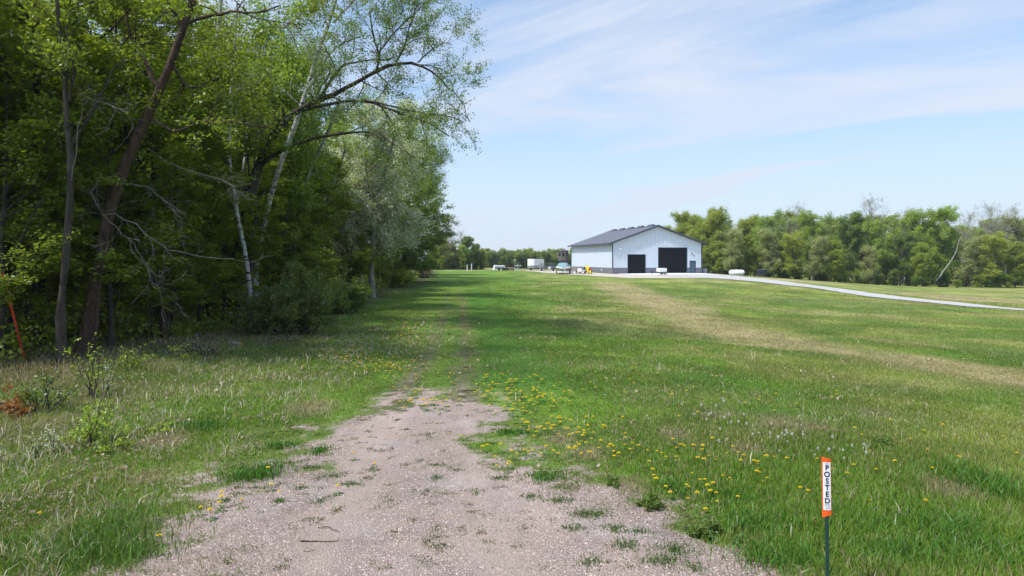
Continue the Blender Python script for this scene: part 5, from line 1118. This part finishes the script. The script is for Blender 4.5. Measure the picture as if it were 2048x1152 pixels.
tufts(small, .17, (.10,.16,.045), 620, .15, 'weed_tuft', 'small weed tufts growing through the gravel')
r_ = np.random.RandomState(4)
spk = []
for _ in range(1700):
    px, py = r_.uniform(440, 1500), r_.uniform(830, 1150); x, y = back(px, py)
    if gcol(np.array(x), np.array(y))[1] > .25 and r_.rand() < (.9 if py < 1000 else .35) * (1.2 if vn(x, y, .6, 70) > .55 else .35): spk.append((px, py, r_.uniform(.05, .17)))
tufts(spk, .26, (.13,.145,.045), 520, .20, 'weed_tuft', 'tiny weeds scattered over the gravel')
X, Y = sample_ground(160000, 4, 15, 1.2, 0); ge = gcol(X, Y)[1]; k = (np.abs(X) < 5.5) & (ge > .12) & (ge < .93) & (rg2.rand(len(X)) < (1 - ge) * .9) & (fbm(X, Y, .35, 150, 3) > .47); X, Y = X[k], Y[k]; m = len(X)
edc = np.where(rg2.rand(m, 1) < .45, np.array([[.34, .27, .16]]), np.array([[.125, .155, .04]])) * (.6 + .6 * rg2.rand(m, 1))
blades('thin_grass', X, Y, .02 + .05 * rg2.rand(m), .006 + .0006 * Y, edc, .8, 'thin short grass and dry stems where the gravel fades out')
# fallen leaves and litter
def flats(name, X, Y, size, cols, label, dz=.02):
    n = len(X); Z = ter(X, Y) + dz + .02 * rg2.rand(n); c = np.c_[X, Y, Z]; nr = unit(rg2.randn(n, 3) * .5 + [0, 0, 1]); a = unit(np.cross(nr, rg2.randn(n, 3))); b = np.cross(nr, a); s = (size * (.5 + rg2.rand(n)))[:, None]
    V = np.stack([c - a*s, c + b*s*.6, c + a*s, c - b*s*.6], 1).reshape(-1, 3); cols = np.array(cols); cc = np.repeat(cols[rg2.randint(0, len(cols), n)] * (.6 + .7 * rg2.rand(n, 1)), 4, 0)
    return tag(link(name, mesh_np(name, V, np.arange(4*n).reshape(-1, 4), M_GRASS, cols=cc)), label, None, None, 'stuff')
X, Y = sample_ground(60000, 4.5, 30, 1.2); d = X - edge(Y); n1 = fbm(X, Y, 1.1, 1); k = ((d < 6.5) & (d > -6) & (n1 > .50) & (X < -1.8)) | ((fbm(X, Y, .6, 95, 3) > .70) & (gcol(X, Y)[1] < .3) & (rg2.rand(len(X)) < .6)); k &= sdf(GPOLY, X, Y) < -.0
flats('leaf_litter', X[k], Y[k], .016 + .0012 * Y[k], [(.30,.21,.15),(.40,.30,.22),(.20,.14,.10),(.38,.30,.22)], 'brown fallen leaves among the rough grass')
# stones of the path
X, Y = rg2.uniform(-4, 4, 150000), 4.0 + 9 * rg2.rand(150000) ** 1.3; gr = gcol(X, Y)[1]; rt = ss(np.minimum(pld(RUT1, X, Y), pld(RUT2, X, Y)), .4, .1); k = (gr > .35) & (rg2.rand(len(X)) < gr * (1 - .7 * rt)); X, Y = X[k], Y[k]; n = len(X)
s = .003 + .008 * rg2.rand(n) ** 4; Z = ter(X, Y) + .012 + s * .25; base = np.array([[1,0,0],[0,1,0],[-1,0,0],[0,-1,0],[0,0,.75]]); az = rg2.rand(n) * 6.283
ca_, sa_ = np.cos(az), np.sin(az); bx = base[None, :, 0] * (.7 + .6 * rg2.rand(n, 5)); by = base[None, :, 1] * (.6 + .5 * rg2.rand(n, 5)); 
V = np.stack([X[:, None] + s[:, None] * (bx * ca_[:, None] - by * sa_[:, None]), Y[:, None] + s[:, None] * (bx * sa_[:, None] + by * ca_[:, None]), Z[:, None] + s[:, None] * (base[None, :, 2] - .3)], -1).reshape(-1, 3)
i = np.arange(n)[:, None, None] * 5; Fq = (i + np.array([[0,1,4],[1,2,4],[2,3,4],[3,0,4]])[None]).reshape(-1, 3)
pc = np.array([(.53,.41,.35),(.45,.33,.28),(.46,.38,.325),(.33,.26,.23),(.45,.36,.30),(.48,.41,.36)]); cc = np.repeat(pc[rg2.randint(0, 6, n)] * (.75 + .4 * rg2.rand(n, 1)), 5, 0)
m_st, n_, l_, b_ = newmat('stone'); a_ = n_.new('ShaderNodeAttribute'); a_.attribute_name = 'col'; l_.new(a_.outputs['Color'], b_.inputs['Base Color']); b_.inputs['Roughness'].default_value = 1; b_.inputs['Specular IOR Level'].default_value = .05
tag(link('gravel', mesh_np('gravel', V, Fq, m_st, cols=cc)), 'loose pinkish gravel stones on the path', None, None, 'stuff')
# dandelions: one mesh shared by the copies
def dandelion_mesh(seed, kind):
    r = np.random.RandomState(seed); h = 1.0; V, Fc, Cc = [], [], []
    def q(vs, col):
        b = len(V); V.extend(vs); Fc.append([b, b+1, b+2, b+3]); Cc.extend([col]*4)
    s = .05 ; lx, ly = r.uniform(-.1,.1,2)
    for a in (0, 2.1, 4.2):
        dx, dy = .018*math.cos(a), .018*math.sin(a); q([(dx,dy,0),(-dy*.9,dx*.9,0),(lx-dy*.7,ly+dx*.7,h),(lx+dx*.7,ly+dy*.7,h)], (.16,.22,.06))
    if kind == 'yellow':
        for ring, (rad, z, k) in enumerate(((.30,.0,16),(.22,.05,13),(.12,.09,9))):
            for i in range(k):
                a = i*2*math.pi/k + ring*.3 + r.uniform(-.1,.1); w_ = .055; c_, s_ = math.cos(a), math.sin(a); rd = rad*r.uniform(.85,1.1)
                q([(lx-s_*w_*.4,ly+c_*w_*.4,h+z*.4),(lx+s_*w_*.4,ly-c_*w_*.4,h+z*.4),(lx+c_*rd+s_*w_,ly+s_*rd-c_*w_,h+z+.05),(lx+c_*rd-s_*w_,ly+s_*rd+c_*w_,h+z+.05)], (.78,.62 - .04*ring,.015))
    else:
        for i in range(150):
            d = unit(r.randn(3)); a = unit(np.cross(d, r.randn(3))); b = np.cross(d, a); c = np.array([lx,ly,h]) + d*.27; w_ = .05
            q([tuple(c-a*w_), tuple(c+b*w_), tuple(c+a*w_), tuple(c-b*w_)], (.50,.50,.45))
    # leaves at the foot
    for i in range(6):
        a = i*1.05 + r.uniform(-.3,.3); c_, s_ = math.cos(a), math.sin(a); w_ = .12; q([(0,0,.05),(c_*.5+s_*w_,s_*.5-c_*w_,.25),(c_*1.0,s_*1.0,.12),(c_*.5-s_*w_,s_*.5+c_*w_,.25)], (.06,.13,.02))
    return mesh_np('dandelion', np.array(V), np.array(Fc), M_PETAL, cols=np.array(Cc))
DM = [dandelion_mesh(i, 'yellow') for i in range(4)]; DW = [dandelion_mesh(10 + i, 'white') for i in range(3)]
fl = np.random.RandomState(21); pts = []
def scat(n, x0, x1, y0, y1, blob=0): 
    for _ in range(n): pts.append((fl.uniform(x0, x1), fl.uniform(y0, y1)))
def clump(cx, cy, rx, ry, n):
    for _ in range(n): pts.append((cx + fl.randn()*rx, cy + fl.randn()*ry))
clump(1035,795,45,22,48); clump(1000,790,25,14,22); clump(1120,800,40,16,20); clump(1010,765,25,7,14); clump(1060,820,25,10,12)
scat(26,1040,1260,840,890); clump(1145,880,25,10,14); clump(1080,870,25,6,10); scat(34,1130,1480,890,940); scat(18,1050,1230,905,925); clump(1400,1003,32,14,16); scat(16,1280,1520,930,985); scat(10,940,1100,900,945)
scat(14,1500,1720,930,1010); scat(12,1700,2040,850,960); scat(10,1700,2040,930,1100); scat(14,1350,1700,760,850); scat(10,1180,1360,720,820)
clump(865,820,28,7,24); clump(830,775,30,22,20); clump(765,735,36,14,60); clump(720,715,50,18,40); scat(40,640,840,645,735); clump(820,660,18,20,45); clump(800,675,20,12,20); clump(895,590,14,5,34); clump(893,580,8,3,20); scat(14,840,930,600,760)
scat(30,580,700,620,700); clump(920,640,10,20,10); scat(10,930,1000,560,620); scat(12,1200,1500,560,600)
for p in [(482,1022),(400,1040),(418,1043),(313,1105),(428,1034),(446,1009),(440,1020),(555,1006),(534,958),(546,990),(704,926),(745,945),(78,1046),(1013,948),(1020,942),(920,887),(680,995)]: pts.append(p)
P3 = []
for px, py in pts:
    if py < 556 or py > 1150: continue
    x, y = back(px, py); x += fl.randn()*.02; P3.append((x, y))
P3.sort(key=lambda q: q[0]**2 + q[1]**2)
fr = fl
for i, (x, y) in enumerate(P3[:290]):
    o = link('dandelion', DM[i % 4]); s = fr.uniform(.045,.075) * (1 + .018 * y); o.scale = (s, s, s*fr.uniform(1.1,1.7)); o.location = (x, y, tz(x, y)); o.rotation_euler = (0, 0, fr.uniform(0, 6.28))
    tag(o, 'yellow dandelion in bloom among the grass', 'dandelion', 'yellow dandelions in the grass and gravel edge')
def merged(name, meshes, spots, sc, label):
    VV, FF, CC, b = [], [], [], 0
    for i, (x, y) in enumerate(spots):
        me = meshes[i % len(meshes)]; nv = len(me.vertices); co = np.empty(nv*3, np.float32); me.vertices.foreach_get('co', co); co = co.reshape(-1, 3) * sc * (1 + .014*y) + np.array([x, y, tz(x, y)])
        f = np.empty(len(me.polygons)*4, np.int32); me.loops.foreach_get('vertex_index', f); c = np.empty(nv*4, np.float32); me.color_attributes['col'].data.foreach_get('color', c)
        VV.append(co); FF.append(f.reshape(-1, 4) + b); CC.append(c.reshape(-1, 4)[:, :3]); b += nv
    tag(link(name, mesh_np(name, np.concatenate(VV), np.concatenate(FF), M_PETAL, cols=np.concatenate(CC))), label, None, None, 'stuff')
if len(P3) > 290: merged('dandelion_field', DM, P3[290:], .065, 'far yellow dandelions dotted over the path grass')
wp = [(1430+fl.randn()*25, 830+fl.randn()*16) for _ in range(12)] + [(1500+fl.randn()*35, 868+fl.randn()*14) for _ in range(14)] + [(1590+fl.randn()*35, 885+fl.randn()*14) for _ in range(12)] + [(fl.uniform(1600,1760), fl.uniform(900,935)) for _ in range(8)]
for i, (px, py) in enumerate(wp):
    x, y = back(px, py); o = link('dandelion_clock', DW[i % 3]); s = fr.uniform(.045,.07); o.scale = (s, s, s*1.5); o.location = (x, y, tz(x, y)); o.rotation_euler = (0, 0, fr.uniform(0, 6.28)); tag(o, 'white dandelion seed head in the grass left of and above the posted sign', 'dandelion', 'white dandelion seed heads near the posted sign')

# thin spring haze over the whole place
hb = MB(); hb.box(-1150, -960, -9, 1150, 1150, 32)
m, n, l, p_ = newmat('haze_air'); n.remove(p_); pv = n.new('ShaderNodeVolumePrincipled'); pv.inputs['Color'].default_value = (.88, .93, 1, 1); pv.inputs['Density'].default_value = .00022; pv.inputs['Anisotropy'].default_value = .3
l.new(pv.outputs[0], n['Material Output'].inputs['Volume']); tag(hb.build('haze', m), 'thin pale haze in the air', None, None, 'stuff')
